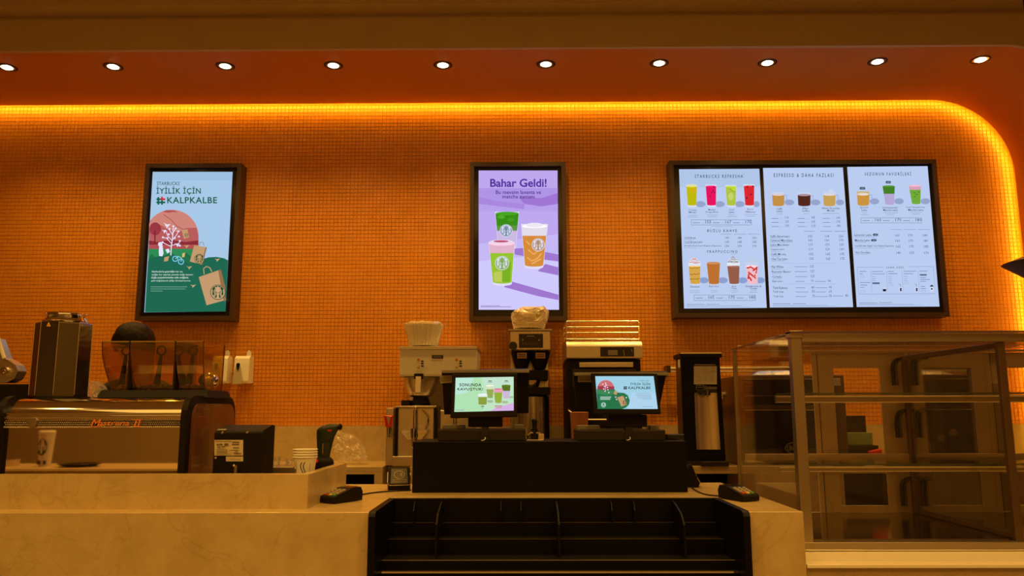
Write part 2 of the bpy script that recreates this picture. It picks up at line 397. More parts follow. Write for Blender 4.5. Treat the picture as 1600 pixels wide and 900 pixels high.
for i, (x, y) in enumerate(ROOM_LAMPS):
    lab = 'customer side ceiling lamp, %s of the %s row' % (['leftmost','second from left','third from left','third from right','second from right','rightmost'][i%6], 'row nearer the rear wall' if i < 6 else 'row nearer the counter')
    lab = lab.replace('of the row nearer the rear wall row', 'in the row by the rear wall').replace('of the row nearer the counter row', 'in the row by the counter')
    if base is None: base = downlight(x, y, Z_RM, 'ceiling lamp', lab, 'customer side ceiling lamps', 0.06)
    else: t = copy_tree(base); t.location = (x, y, Z_RM); t['label'] = lab

# ============================================================ COUNTERS

CZ = H-0.4165
XL, XR = W(578, 799, 3.4).x, W(1168, 799, 3.4).x      # rack opening
XE = W(1255, 797, 3.4).x                                            # right end
t = thing('service_counter', 'long beige stone front counter running under the registers', 'counter', (0, 4.0, 0))
mb = MB().m(STONE)
mb.box(-6.9, XL, 3.40, 4.68, 0, CZ); mb.build('left_body', t, bevel=0.003)
MB().m(STONE).box(XR, XE, 3.40, 4.75, 0, CZ).build('right_body', t, bevel=0.003)
MB().m(STONE).box(XL, XR, 3.90, 4.68, 0, CZ).build('back_body', t, bevel=0.003)
# raised stone guard round the espresso machine
ux = W(482, 741, 3.51).x; UZ = H-0.271
mb = MB().m(STONE)
mb.prism([(-6.9,3.51),(ux,3.51),(ux,4.28),(ux-0.042,4.28),(ux-0.042,3.585),(-6.9,3.585)], 'z', CZ, UZ)
mb.build('stone_guard', label='low raised beige stone guard wall around the espresso machine on the counter', cat='guard wall', bevel=0.003)
# stone base below the showcase
LZ = H-0.1835*3.4
t = thing('showcase_plinth', 'lower beige stone plinth with pale ledge under the glass showcase', 'counter', (3.5, 4.0, 0))
MB().m(STONE).box(XE+0.004, 6.5, 3.42, 4.8, 0, LZ-0.019).build('plinth_body', t)
PALE = mat('pale_ledge', (0.86, 0.76, 0.58), 0.3)
MB().m(PALE).box(XE+0.004, 6.5, 3.40, 4.8, LZ-0.019, LZ-0.004).box(XE+0.004, 6.5, 3.43, 4.8, LZ-0.004, LZ).build('ledge', t, bevel=0.002)

# back counters
BZ = H-0.364
def back_counter(x0, x1, label, slots):
    t = thing('back_counter', label, 'counter', ((x0+x1)/2, 5.7, 0))
    MB().m(STONE_B).box(x0, x1, 5.35, Y_T-0.02, BZ-0.03, BZ).build('worktop', t, bevel=0.002)
    mb = MB().m(STONE_B)
    zs = W(600, 741, 5.35).z; zb = W(600, 757, 5.35).z-0.02
    xs = x0
    for a, b in slots:
        mb.box(xs, a, 5.35, Y_T-0.02, 0, BZ-0.03); 
        mb.box(a, b, 5.35, Y_T-0.02, zs, BZ-0.03); mb.box(a, b, 5.35, Y_T-0.02, 0, zb-0.2)
        mb.m(BLACK).box(a, b, 5.75, 5.78, zb-0.2, zs).m(STONE_B)
        xs = b
    mb.box(xs, x1, 5.35, Y_T-0.02, 0, BZ-0.03)
    mb.build('cabinet_front', t)
    return t
bx1 = W(598, 729, 5.35).x
back_counter(-6.5, bx1, 'beige stone back counter with dark recess behind the crumpled clear bag', [(W(490, 741, 5.35).x, W(585, 741, 5.35).x)])
bx2 = W(640, 729, 5.35).x
back_counter(bx2, X_N-0.01, 'beige stone back counter carrying the brewers and black coffee grinder', [(W(1050,740,5.35).x, W(1160,740,5.35).x), (W(1318,738,5.35).x, W(1420,738,5.35).x), (W(1600,738,5.35).x, W(1640,738,5.35).x)])
# ============================================================ WALL SCREENS
Y_S = 5.90
def rect_from(px, Y):
    (x0,y0),(x1,y1) = px
    a = W(x0,y0,Y); b = W(x1,y1,Y); return a.x, b.x, b.z, a.z
def wall_frame(t, top_left, bottom_right, panels):
    """panels: list of pixel quads; the frame is a deep brown box with a black inner bezel"""
    a = W(*top_left, Y_S-0.03); b = W(*bottom_right, Y_S-0.03)
    x0, x1, z1, z0 = a.x, b.x, a.z, b.z
    w_ = 0.032
    mb = MB().m(FRAMEB)
    for q in ((x0,x1,z1-w_,z1),(x0,x1,z0,z0+w_),(x0,x0+w_,z0+w_,z1-w_),(x1-w_,x1,z0+w_,z1-w_)):
        mb.box(q[0], q[1], Y_S-0.03, Y_T-0.001, q[2], q[3])
    mb.build('frame', t)
    MB().m(BLACKG).box(x0+w_, x1-w_, Y_S-0.002, Y_S+0.03, z0+w_, z1-w_).build('bezel', t)
DG = (28, 92, 62); TX = (40, 60, 90); TXG = (60, 130, 130)
def screen(t, quad, bg):
    a = Art((0, Y_S-0.003, 0), (0, -1, 0)); a.poly(quad, bg); a.panel = a.build('screen_panel', t)
    a.mb = MB(); return a
# --- left sign
t = thing('digital_sign', 'portrait digital sign with green hill, red circle and paper bags artwork', 'screen', W(300, 380, Y_S))
wall_frame(t, (227.6, 255.6), (364.5, 500), None)
A = screen(t, [(238.7,268.5),(363.5,268.5),(352.4,486.5),(225.5,488)], (168, 200, 232))
A.crop(200, 240, 3.3333)
A.poly([(131,96),(543,96),(541,140),(129,140)], (158, 192, 226))
A.text('STARBUCKS', 151, 146, 268, 165, (30, 80, 75), 0.005); A.text('™', 269, 146, 276, 151, (30,80,75))
A.text('İYİLİK İÇİN', 148, 170, 379, 216, (20, 96, 70), 0.018, 2, 0, 1.1)
A.text('KALPKALBE', 204, 226, 464, 259, (20, 96, 70), 0.018, 2, 0, 1.1)
for x in (158, 177): A.line([(x,226),(x,266)], 9, (20,96,70))
for y in (238, 254): A.line([(148,y),(194,y)], 9, (20,96,70))
A.line([(177,224),(177,243)], 9, (215,40,50)); A.line([(172,237),(194,237)], 9, (215,40,50))
def clipc(cx, cy, r, xmin, y1, a0, a1, n=26): return [(max(cx+r*math.cos(R(a0+(a1-a0)*i/n)), xmin), cy+r*math.sin(R(a0+(a1-a0)*i/n))) for i in range(n+1)]
c = clipc(228, 432, 140, 110, 0, 155, 385)
A.poly([(112,520)]+c[2:-2]+[(366,520)], (208, 132, 120))
A.poly([(180,303),(200,294),(240,296),(262,306),(235,304),(210,309)], (176, 84, 84))
A.poly([(111,385),(150,360),(205,392),(262,410),(300,388),(357,386),(367,430),(367,500),(109,500)], (184, 92, 92))
A.poly([(109,452),(150,460),(220,450),(300,460),(367,452),(366,475),(108,475)], (140, 44, 52))
A.poly([(108,478),(366,478),(366,500),(107,500)], (176, 80, 82))
A.ell(142, 392, 30, 34, (156, 56, 66)); A.line([(140,400),(140,470)], 6, (120,36,48))
A.line([(185,318),(225,345),(255,378),(290,396)], 2.5, (130,50,50))
A.poly([(107,496),(366,496),(366,540),(350,560),(106,560)], (48, 140, 84))
A.poly([(106,545),(125,520),(150,556),(200,525),(235,520),(270,548),(305,515),(350,560),(340,600),(104,600)], (36, 112, 74))
hill = [(104,560),(140,538),(200,530),(260,552),(330,575),(372,555),(420,540),(460,538),(500,545),(521,556)]
A.poly(hill+[(508,822),(88,826)], (32, 104, 80))
# white tree and people
W_ = (232, 226, 250)
A.line([(223,530),(226,480),(232,440),(236,385)], 5, W_)
for p in ([(228,470),(200,440),(182,438)],[(230,455),(205,425),(198,400)],[(231,450),(252,425),(262,405)],[(228,478),(258,470),(270,462)],[(233,425),(215,395)],[(233,415),(248,392)],[(226,485),(195,470),(178,462)]):
    A.line(p, 3.5, W_)
for x, y in ((182,436),(192,402),(199,372),(262,405),(270,480),(180,462),(215,392),(248,390),(236,378),(265,432),(270,455),(205,440),(243,440),(212,420)): A.ell(x, y, 6, 5, W_, 8)
for x, y, k in ((205,372,1.3),(190,404,.9),(258,474,1)):
    A.poly([(x-16*k,y-10*k),(x-3*k,y-2*k),(x+14*k,y-4*k),(x+4*k,y+5*k),(x-2*k,y+14*k),(x-5*k,y+3*k)], W_)
A.poly([(163,478),(180,478),(185,520),(179,535),(162,533),(160,510)], W_); A.ell(168, 472, 12, 12, W_, 10)
A.poly([(195,500),(212,494),(219,512),(204,520)], W_)
A.ell(246,548,16,16,(120,200,235),14); A.ell(246,548,11,11,(32,104,80),12); A.ell(276,563,16,16,(120,200,235),14); A.ell(276,563,11,11,(32,104,80),12)
A.line([(246,548),(262,535),(280,545),(276,563)], 4, (150,215,240)); A.poly([(283,520),(297,516),(294,538),(282,540)], (220,190,110))
KR = (196, 154, 110); KD = (150, 108, 74)
A.poly([(279,398),(310,394),(318,436),(292,444)], KR); A.siren(304, 424, 10, (60,80,40), KR)
A.poly([(190,540),(214,534),(208,560),(187,562)], KR)
A.line([(370,478),(376,462),(390,461),(397,482)], 4, (160,150,130))
A.poly([(345,477),(411,488),(388,579),(322,562)], KR); A.poly([(404,487),(411,488),(388,579),(382,577)], KD); A.siren(372, 548, 26, (32,80,44), KR)
A.line([(397,628),(393,600),(408,588),(426,594),(436,615)], 5, KR)
A.poly([(368,643),(470,608),(510,762),(409,790)], KR); A.poly([(470,608),(484,604),(508,700),(506,770),(498,768)], KD)
A.siren(468, 722, 40, (32, 80, 44), (206,166,122))
for x, y in ((306,482),(320,592),(340,688),(466,552)): A.poly([(x-16,y-6),(x-3,y-2),(x+14,y-6),(x+4,y+4),(x-4,y+12),(x-4,y+3)], (206,170,120))
LT = (205, 225, 215)
A.text("Starbucks'ta geçirdiğin her an,", 124, 609, 286, 621, LT, 0.02)
A.text('içtiğin her siparişi yanında doğa kazanır.', 124, 625, 341, 637, LT, 0.01)
A.text('Kağıt poşetlerimizden elde ettiğimiz', 122, 640, 315, 653, LT, 0.02)
A.text('geliri bağışlayarak iyiliğe dönüştürüyoruz.', 121, 657, 327, 668, LT, 0.01)
for y, x1 in ((694,308),(705,298),(716,180)): A.line([(118,y),(x1,y)], 3, (120,170,150))
A.build('screen_picture', A.panel)

# --- middle sign
t = thing('digital_sign', 'portrait digital sign in lilac showing three iced drinks and Bahar Geldi', 'screen', W(810, 380, Y_S))
wall_frame(t, (734.4, 253.5), (887, 500.5), None)
A = screen(t, [(747.9,266.4),(870.9,266.4),(873.6,484),(748,484)], (196, 182, 244))
A.crop(720, 240, 3.3333)
for y0, y1, cc in ((88,180,(190,168,238)),(180,260,(176,148,230)),(260,330,(184,160,236))):
    A.rect(94, y0, 504+(y0-88)*0.012, y1, cc)
A.poly([(300,225),(420,232),(505,205),(505,262),(420,275),(330,262)], (160, 118, 214)); A.poly([(94,225),(200,250),(330,262),(330,290),(94,262)], (170, 136, 224))
A.poly([(94,300),(505,300),(506,420),(94,470)], (190, 168, 240))
A.poly([(94,470),(506,420),(507,500),(94,560)], (198, 184, 246)); A.poly([(94,560),(508,520),(511,813),(94,813)], (208, 202, 252))
SH = (160, 120, 208)
A.poly([(250,662),(509,735),(509,763),(400,742),(225,695)], SH); A.poly([(425,590),(440,575),(508,592),(508,634),(400,612)], SH)
A.poly([(280,495),(320,492),(508,525),(508,562),(430,552),(280,525)], SH)
A.text('Bahar Geldi!', 153, 131, 447, 174, (82, 44, 158), 0.022, 4)
A.text('Bu mevsim lavanta ve', 182, 191, 418, 211, (78, 50, 140), 0.012); A.text('matcha zamanı', 216, 214, 384, 233, (78, 50, 140), 0.012)
def cup(A, x0, x1, xb0, xb1, y0, y1, layers, rim=(226, 222, 246)):
    def xs(y): k = (y-y0)/(y1-y0); return x0+(xb0-x0)*k, x1+(xb1-x1)*k
    a, b = xs(y0); rx = (x1-x0)/2
    A.poly([(x0-2,y0),(x1+2,y0),(xb1+2,y1),(xb0-2,y1)], rim); A.ell((xb0+xb1)/2, y1, (xb1-xb0)/2+2, rx*.16, rim, 16)
    for yA, yB, cc in layers:
        a0, b0 = xs(yA); a1, b1 = xs(yB)
        A.poly([(a0,yA),(b0,yA),(b1,yB),(a1,yB)], cc); A.ell((a1+b1)/2, yB, (b1-a1)/2, rx*.13, cc, 16, 0, 180)
    yA = layers[0][0]; a0, b0 = xs(yA); A.ell((a0+b0)/2, yA, (b0-a0)/2, rx*.15, tuple(min(255, int(v*1.12)+8) for v in layers[0][2]), 16)
cup(A, 180, 303, 196, 285, 303, 490, [(312,375,(58,142,24)),(375,402,(96,150,70)),(402,480,(204,184,228))])
A.ell(210,330,20,10,(84,170,40),10); A.ell(260,345,18,10,(70,158,30),10); A.siren(236, 401, 33, (222,224,240), (116,140,170))
cup(A, 316, 452, 335, 428, 366, 590, [(378,428,(226,220,236)),(428,580,(214,140,58))])
for p in ([(345,540),(370,560),(400,545),(420,520)],[(350,500),(380,525),(415,495)],[(340,455),(360,475)],[(370,575),(395,560),(418,548)]): A.line(p, 7, (236,176,96))
A.ell(384, 372, 45, 12, (236,232,244), 14); A.siren(403, 475, 34, (226,226,242), (176,140,110))
cup(A, 146, 280, 168, 264, 460, 678, [(470,518,(226,178,202)),(518,668,(152,196,50))])
A.poly([(205,600),(262,560),(256,668),(215,668)], (122,178,34)); A.poly([(170,620),(215,610),(215,668),(174,668)], (190,204,90))
A.ell(212, 459, 62, 11, (236,216,236), 16); A.ell(210, 457, 40, 6, (196,80,120), 12); A.siren(215, 570, 37, (222,228,238), (130,170,90))
for y, x1 in ((793,202),(798,262)): A.line([(104,y),(x1,y)], 2.5, (120,104,180))
A.build('screen_picture', A.panel)

# --- three-panel menu board
t = thing('menu_board', 'wide three-panel lit menu board with drinks and prices in a brown frame', 'screen', W(1265, 370, Y_S))
wall_frame(t, (1045.6, 251), (1484.3, 494.5), None)
BG = (186, 204, 240)
def price(A, x, y, s, h=20, c=(70, 90, 130), wd=None):
    wd = wd or h*0.62*len(s)
    A.text(s, x, y-h/2, x+wd, y+h/2, c, 0.006, 1)
def small(A, x0, y, x1, c=(90, 110, 150), h=4):
    if isinstance(c, tuple): c = tuple(int(v+(b-v)*.33) for v, b in zip(c, (186,204,240)))
    A.line([(x0,y),(x1,y)], h*.62, c)
def sizes(A, x0, y0, x1, y1, vals, k=1.0):
    A.box(x0, y0, x1, y1, 2.2*k, (110,140,170)); wv = (x1-x0)/3
    for i, v in enumerate(vals):
        xx = x0+wv*i+wv*0.08; ym = (y0+y1)/2
        small(A, xx, ym+2*k, xx+wv*0.34, (80,100,140), 6*k); small(A, xx+wv*0.44, ym+4*k, xx+wv*0.54, (120,140,180), 3*k)
        price(A, xx+wv*0.62, ym-3*k, v, 19*k)
# S1
A = screen(t, [(1061,264.5),(1186.4,263.7),(1198,481),(1068.9,482)], BG)
A.crop(1055, 260, 10)
A.poly([(66,50),(1312,42),(1330,330),(72,330)], (176, 198, 232)); A.poly([(900,400),(1330,300),(1360,900),(1000,900)], (190,206,244))
A.text('STARBUCKS REFRESHA', 305, 128, 1058, 180, (50,70,100), 0.012, 2, 0, 1.55); A.text('™', 1060, 124, 1074, 136, (50,70,100))
def sh(A, x, y, w_, h, c=(150,164,204)): A.ell(x+w_/2, y, w_/2, h/2, c, 16)
for x in (320, 620, 930, 1220): sh(A, x, 590, 155 if x < 1200 else 100, 95)
RIM = (214, 222, 240)
cup(A, 172, 340, 198, 330, 290, 628, [(318,600,(190,186,16))], RIM); A.ell(280,370,55,40,(214,178,20),12); A.ell(258,298,80,20,(226,222,170),14)
cup(A, 474, 640, 502, 636, 285, 628, [(312,600,(232,20,96))], RIM)
for x, y in ((600,320),(590,380),(570,410),(545,468),(615,405)): A.ell(x, y, 11, 14, (140,16,70), 7)
cup(A, 784, 950, 814, 944, 290, 628, [(315,600,(176,196,66))], RIM); A.poly([(850,320),(946,320),(948,395),(900,380)], (190,218,50)); A.line([(850,345),(900,385),(945,395)], 8, (110,150,40)); A.ell(870,470,40,60,(196,212,110),12)
cup(A, 1070, 1236, 1096, 1230, 280, 628, [(310,600,(220,40,50))], RIM)
for x, y in ((1125,322),(1185,436),(1120,495),(1215,310)): A.ell(x, y, 15, 14, (120,24,40), 7)
def nm(A, s, x0, y, x1, h=26, c=TX, b=0.006): A.text(s, x0, y-h/2, x1, y+h/2, c, b, 1)
for s_, x0, y, x1 in (('Orange',208,684,334),('Mango',214,720,332),('Mango',516,680,634),('Dragonfruit',476,716,678),('Cool',840,676,916),('Lime',842,714,920),('Berry',1128,672,1222),('Hibiscus',1102,710,1252)): nm(A, s_, x0, y, x1, 30)
for x0, x1, y in ((212,340,764),(200,348,790),(492,664,760),(506,656,786),(830,930,756),(810,960,782),(1080,1282,752),(1108,1252,780)): small(A, x0, y, x1, TXG, 8)
sizes(A, 252, 836, 1192, 915, ('155','167','175'), 2.6)
A.crop(1055, 345, 11.43)
small(A, 640, 102, 1024, (90,120,160), 7)
A.text('BUZLU KAHVE', 572, 152, 1102, 202, (50,74,104), 0.012, 2, 0, 1.55)
for x0, x1 in ((812,1016),(1048,1266),(1300,1510)): small(A, x0, 238, x1, (90,112,156), 11)
for s_, y, x1, vs3 in (('Cold Brew',304,366,('130','140','150')),('Cold Brew Latte',378,490,('135','145','155')),('Doubleshot Iced Shaken Espresso',450,830,('130','150','170'))):
    nm(A, s_, 162, y, x1, 36)
    for x, v in zip((890,1120,1380), vs3): price(A, x, y, v, 40, (70,88,130), 72)
for x1, y in ((344,336),(392,406),(374,484)): small(A, 162, y, x1, TXG, 6)
A.text('FRAPPUCCINO', 570, 526, 1112, 574, (50,74,104), 0.012, 2, 0, 1.55); small(A, 994, 594, 1108, (70,96,130), 7)
A.crop(1060, 395, 10)
for x in (320, 615, 925, 1200): sh(A, x, 430, 155, 95, (140,160,208))
cup(A, 154, 346, 190, 336, 150, 490, [(215,475,(214,164,72))], (206,216,238))
for y in (235, 335, 410): A.line([(172,y-6),(200,y+8),(250,y-4),(300,y+4),(335,y-12)], 9, (150,90,20))
A.poly([(152,150),(190,95),(240,70),(290,90),(345,150),(345,205),(160,205)], (224,228,240))
for p in ([(160,150),(250,140),(335,155)],[(185,115),(260,105),(310,125)],[(215,90),(280,90)],[(230,160),(300,165)]): A.line(p, 9, (206,84,48))
cup(A, 442, 650, 480, 632, 150, 490, [(165,475,(190,112,48))], (206,196,200)); A.ell(546,158,98,18,(206,146,100),16)
cup(A, 756, 956, 800, 946, 150, 490, [(212,475,(150,92,74))], (206,216,238))
A.poly([(758,150),(800,90),(852,62),(910,90),(958,150),(956,200),(762,205)], (228,232,242))
for p in ([(765,148),(860,128),(945,142)],[(790,118),(860,102),(925,112)],[(815,88),(860,80),(895,88)],[(835,66),(870,64)],[(780,135),(850,150),(930,150)]): A.line(p, 8, (60,48,80))
cup(A, 1042, 1246, 1086, 1236, 150, 490, [(210,475,(240,190,200))], (196,208,236))
A.poly([(1050,150),(1080,95),(1165,72),(1230,95),(1248,150)], (190,204,232))
for p in ([(1070,240),(1130,220),(1190,260),(1235,220)],[(1090,300),(1150,350),(1210,400),(1190,340)],[(1100,380),(1130,410),(1140,440)],[(1160,280),(1230,250),(1210,320)],[(1100,330),(1090,410)]): A.line(p, 24, (206,50,44))
for s_, x0, y, x1 in (('Caramel',178,528,326),('Espresso',480,526,634),('Java',834,524,902),('Chip',826,556,910),('Strawberries &',1046,522,1294),('Cream',1118,554,1228)): nm(A, s_, x0, y, x1, 30)
for x0, x1, y in ((178,330,592),(176,330,620),(496,620,590),(516,606,618),(806,936,590),(826,916,618),(1130,1222,590),(1106,1242,616)): small(A, x0, y, x1, TXG, 8)
sizes(A, 244, 660, 1206, 744, ('165','175','185'), 2.6)
small(A, 130, 806, 410, (60,84,120), 9); small(A, 440, 804, 642, (60,84,120), 9); small(A, 130, 828, 986, (70,96,130), 7); small(A, 130, 846, 1120, (110,130,170), 6)
A.build('screen_picture', A.panel)
# S2
A = screen(t, [(1192.2,262.5),(1317,261.7),(1333,479.9),(1202.9,480.5)], BG)
A.crop(1185, 240, 3.46)
A.text('ESPRESSO & DAHA FAZLASI', 83, 107, 406, 127, (50,66,100), 0.012, 2, 0, 1.55)
A.crop(1190, 290, 10)
for x in (355, 765, 1160): sh(A, x, 262, 155 if x < 1100 else 130, 90)
def mug(A, x0, x1, y0, y1, c, foam, rim=(200,212,238)):
    A.box(x1, y0+50, x1+38, y1-60, 8, (150,170,214))
    A.poly([(x0-2,y0),(x1+2,y0),(x1,y1-20),(x0+6,y1-20)], rim); A.ell((x0+x1)/2+2, y1-22, (x1-x0)/2-2, 20, rim, 16)
    A.poly([(x0+2,y0+40),(x1-2,y0+40),(x1-4,y1-28),(x0+10,y1-28)], c); A.ell((x0+x1)/2+3, y1-28, (x1-x0)/2-7, 22, c, 16, 0, 180)
    A.ell((x0+x1)/2, y0+42, (x1-x0)/2-3, 18, foam, 16)
mug(A, 164, 356, 100, 328, (196,142,70), (222,206,206)); mug(A, 562, 766, 105, 328, (84,40,28), (176,146,156)); mug(A, 960, 1154, 100, 328, (200,160,84), (220,216,220))
A.ell(1090, 80, 40, 26, (204,214,232), 10)
for s_, x0, y, x1 in (('Caffè',230,362,326),('Latte',236,400,326),('Filter',642,356,734),('Coffee',630,394,746),('White Chocolate',938,354,1224),('Mocha',1026,390,1140)): nm(A, s_, x0, y, x1, 30)
for x0, x1, y in ((240,326,444),(650,732,440),(960,1208,436)): small(A, x0, y, x1, (80,104,150), 8)
for k, (x0, vals) in enumerate(((150,('119','129','139')),(562,('95','105','115')),(956,('160','170','180')))):
    for i, v in enumerate(vals):
        y = 506+i*64; small(A, x0+i*4, y+6, x0+i*4+112, (70,90,140), 13); small(A, x0+135, y+6, x0+172, (110,130,180), 6)
        price(A, x0+215+i*4, y-6, v, 42, (80,98,146), 56)
A.crop(1190, 355, 7.2)
for x0, x1 in ((476,596),(660,796),(816,946)): small(A, x0, 46, x1, (80,100,150), 8)
rows = [('Caffè Americano',102,316,('102','114','126')),('Caramel Macchiato',148,352,('150','160','170')),('Latte Macchiato',198,312,('119','129','139')),('Cappuccino',250,258,('119','129','139')),('Caffè Mocha',304,272,('155','165','175')),('Chai Tea Latte',356,292,('155','165','175'))]
for i, (s_, y, x1, v3) in enumerate(rows):
    nm(A, s_, 94+i*3, y, x1, 26); small(A, 96+i*3, y+22, [210,352,196,216,208,266][i], (90,110,160), 5)
    for x, v in zip((524+i*3,712+i*3,872+i*3), v3): price(A, x, y-2, v, 28, (76,92,140), 46)
small(A, 236, 405, 836, (110,130,170), 3); small(A, 246, 638, 852, (110,130,170), 3)
rows = [('Flat White',446,248,'125'),('Ristretto Bianco',500,330,'125'),('Cortado',556,228,'125'),('Espresso',610,240,'70')]
for i, (s_, y, x1, v) in enumerate(rows):
    nm(A, s_, 112+i*4, y, x1, 26); small(A, 112+i*4, y+24, 226, (90,110,160), 5) if i < 3 else None
    small(A, 370+i*4, y, 512 if i < 3 else 482, (80,100,150), 9); price(A, 546+i*4, y-6, v, 28, (76,92,140), 42 if i < 3 else 26)
small(A, 602, 610, 722, (80,100,150), 9); price(A, 746, 604, '90', 28, (76,92,140), 34)
for i, (s_, y, x1, v, w2) in enumerate((('Türk Kahvesi',682,290,'80','90'),('Türk Çayı',728,248,'55','65'),('Yeşil Çay',780,244,'75','75'))):
    nm(A, s_, 126+i*4, y, x1, 28); small(A, 384, y, [490,526,500][i], (80,100,150), 9); price(A, 562+i*3, y-6, v, 28, (76,92,140), 34)
    small(A, 606, y, [740,724,744][i], (80,100,150), 9); price(A, 756, y-6, w2, 28, (76,92,140), 34)
small(A, 800, 774, 920, (80,100,150), 9); price(A, 942, 768, '85', 28, (76,92,140), 34)
small(A, 126, 862, 326, (60,84,120), 8); small(A, 354, 860, 496, (60,84,120), 8); small(A, 126, 878, 744, (90,110,150), 5); small(A, 126, 888, 840, (110,130,170), 5)
A.build('screen_picture', A.panel)
# S3
A = screen(t, [(1323.7,260.8),(1449.3,259.6),(1468,479),(1338.7,479.7)], BG)
A.crop(1315, 240, 3.463); A.text('SEZONUN FAVORİLERİ', 125, 96, 376, 119, (46,62,100), 0.012, 2, 0, 1.55)
A.crop(1320, 280, 9)
for x, y in ((350,312),(695,310),(1065,310)): sh(A, x, y, 135, 85)
mug(A, 172, 344, 170, 378, (204,148,62), (228,218,210), (206,180,130))
cup(A, 530, 704, 574, 690, 95, 362, [(100,205,(66,128,36)),(205,350,(182,166,214))], (196,206,226))
cup(A, 898, 1070, 948, 1062, 85, 352, [(92,150,(214,160,180)),(150,340,(112,170,56))], (196,206,226))
for x, y in ((980,190),(1010,215),(1040,180),(985,245)): A.ell(x, y, 14, 10, (76,140,40), 8)
NB = (40, 84, 96)
def badge(A, x0, y0, x1, y1):
    A.poly([(x0+6,y0),(x1-6,y0),(x1,(y0+y1)/2),(x1-6,y1),(x0+6,y1),(x0,(y0+y1)/2)], NB); A.text('YENİ', x0+(x1-x0)*.22, y0+(y1-y0)*.22, x1-(x1-x0)*.22, y1-(y1-y0)*.25, (180,205,225), 0.0, 1)
badge(A, 208, 110, 288, 146); badge(A, 574, 26, 650, 60)
for s_, x0, y, x1 in (('Spanish',214,400,330),('Latte',238,434,312),('Iced Lavender',532,398,748),('Matcha Latte',540,434,746),('Iced Strawberry',868,396,1124),('Matcha Latte',892,432,1108)): nm(A, s_, x0, y, x1, 28)
for x0, x1, y in ((244,312,474),(226,336,498),(552,742,472),(592,700,496),(926,1080,468),(950,1062,492)): small(A, x0, y, x1, (90,112,150), 7)
sizes(A, 230, 542, 1080, 614, ('160','170','180'), 2.4)
for x0, x1 in ((644,806),(832,1006),(1030,1196)): small(A, x0, 708, x1, (86,106,150), 8)
A.crop(1325, 350, 6.667)
for i, (s_, y, x1, v3) in enumerate((('Lavender Latte',114,244,('160','170','180')),('Matcha Latte',170,228,('160','170','180')),('Iced Brown Sugar Oat Shaken Espresso',230,480,('165','175','185')),('Hot Chocolate',296,230,('140','155','170')))):
    nm(A, s_, 68+i*4, y, x1, 24); small(A, 70+i*4, y+21, [284,182,388,208][i], (100,120,165), 4)
    for x, v in zip((490+i*5,628+i*5,782+i*4), v3): price(A, x, y+4, v, 26, (80,98,146), 46)
badge(A, 258, 100, 314, 124); badge(A, 240, 157, 298, 181)
A.text('SANA ÖZEL', 400, 438, 582, 462, (50,70,110), 0.01, 2, 0, 1.55)
lc = (100,124,164)
A.line([(370,450),(94,450),(114,730),(912,726),(888,444),(628,446)], 3, lc)
for x in (236, 400, 562, 728): A.line([(x,486),(x+14,704)], 2.5, (130,150,190))
small(A, 122, 588, 236, (130,150,190), 2.5)
for x0, x1, y in ((120,192,494),(120,156,520),(246,364,494),(246,382,520),(416,476,494),(416,516,518),(580,712,492),(580,680,518),(744,824,490),(126,232,610),(130,200,636),(130,170,660),(752,812,558),(752,856,578),(752,812,596),(758,800,650),(758,812,672)): small(A, x0, y, x1, (70,92,140), 9)
for x, ys in ((250,(550,570,588)),(420,(548,568,588,608)),(582,(548,568,588))):
    for y in ys: small(A, x, y, x+36, (90,110,156), 6)
for x0, y0, x1, y1 in ((254,608,330,626),(748,522,820,538)): A.rect(x0, y0, x1, y1, (80,104,140))
for x0, y0, x1, y1 in ((126,542,168,558),(132,692,178,710),(428,624,474,640),(588,604,634,622),(764,690,808,706)): A.box(x0, y0, x1, y1, 2, (130,150,190))
INKS = (24, 30, 60)
A.poly([(356,662),(402,662),(396,704),(364,704)], (206,216,240)); A.poly([(360,678),(400,678),(394,702),(366,702)], INKS)
for x in (540, 706): A.rect(x-6, 655, x+24, 704, (206,216,240)); A.rect(x+2, 666, x+18, 700, INKS); A.line([(x+8,655),(x+6,628),(x-12,626)], 4, (80,96,140))
A.poly([(848,652),(872,632),(896,652)], INKS); A.poly([(850,656),(894,656),(888,704),(858,704)], (206,216,240)); A.ell(873, 676, 9, 9, INKS, 10)
small(A, 118, 822, 302, (60,84,120), 7); small(A, 326, 820, 460, (60,84,120), 7); small(A, 118, 836, 684, (90,110,150), 5); small(A, 118, 846, 778, (110,130,170), 4)
A.build('screen_picture', A.panel)
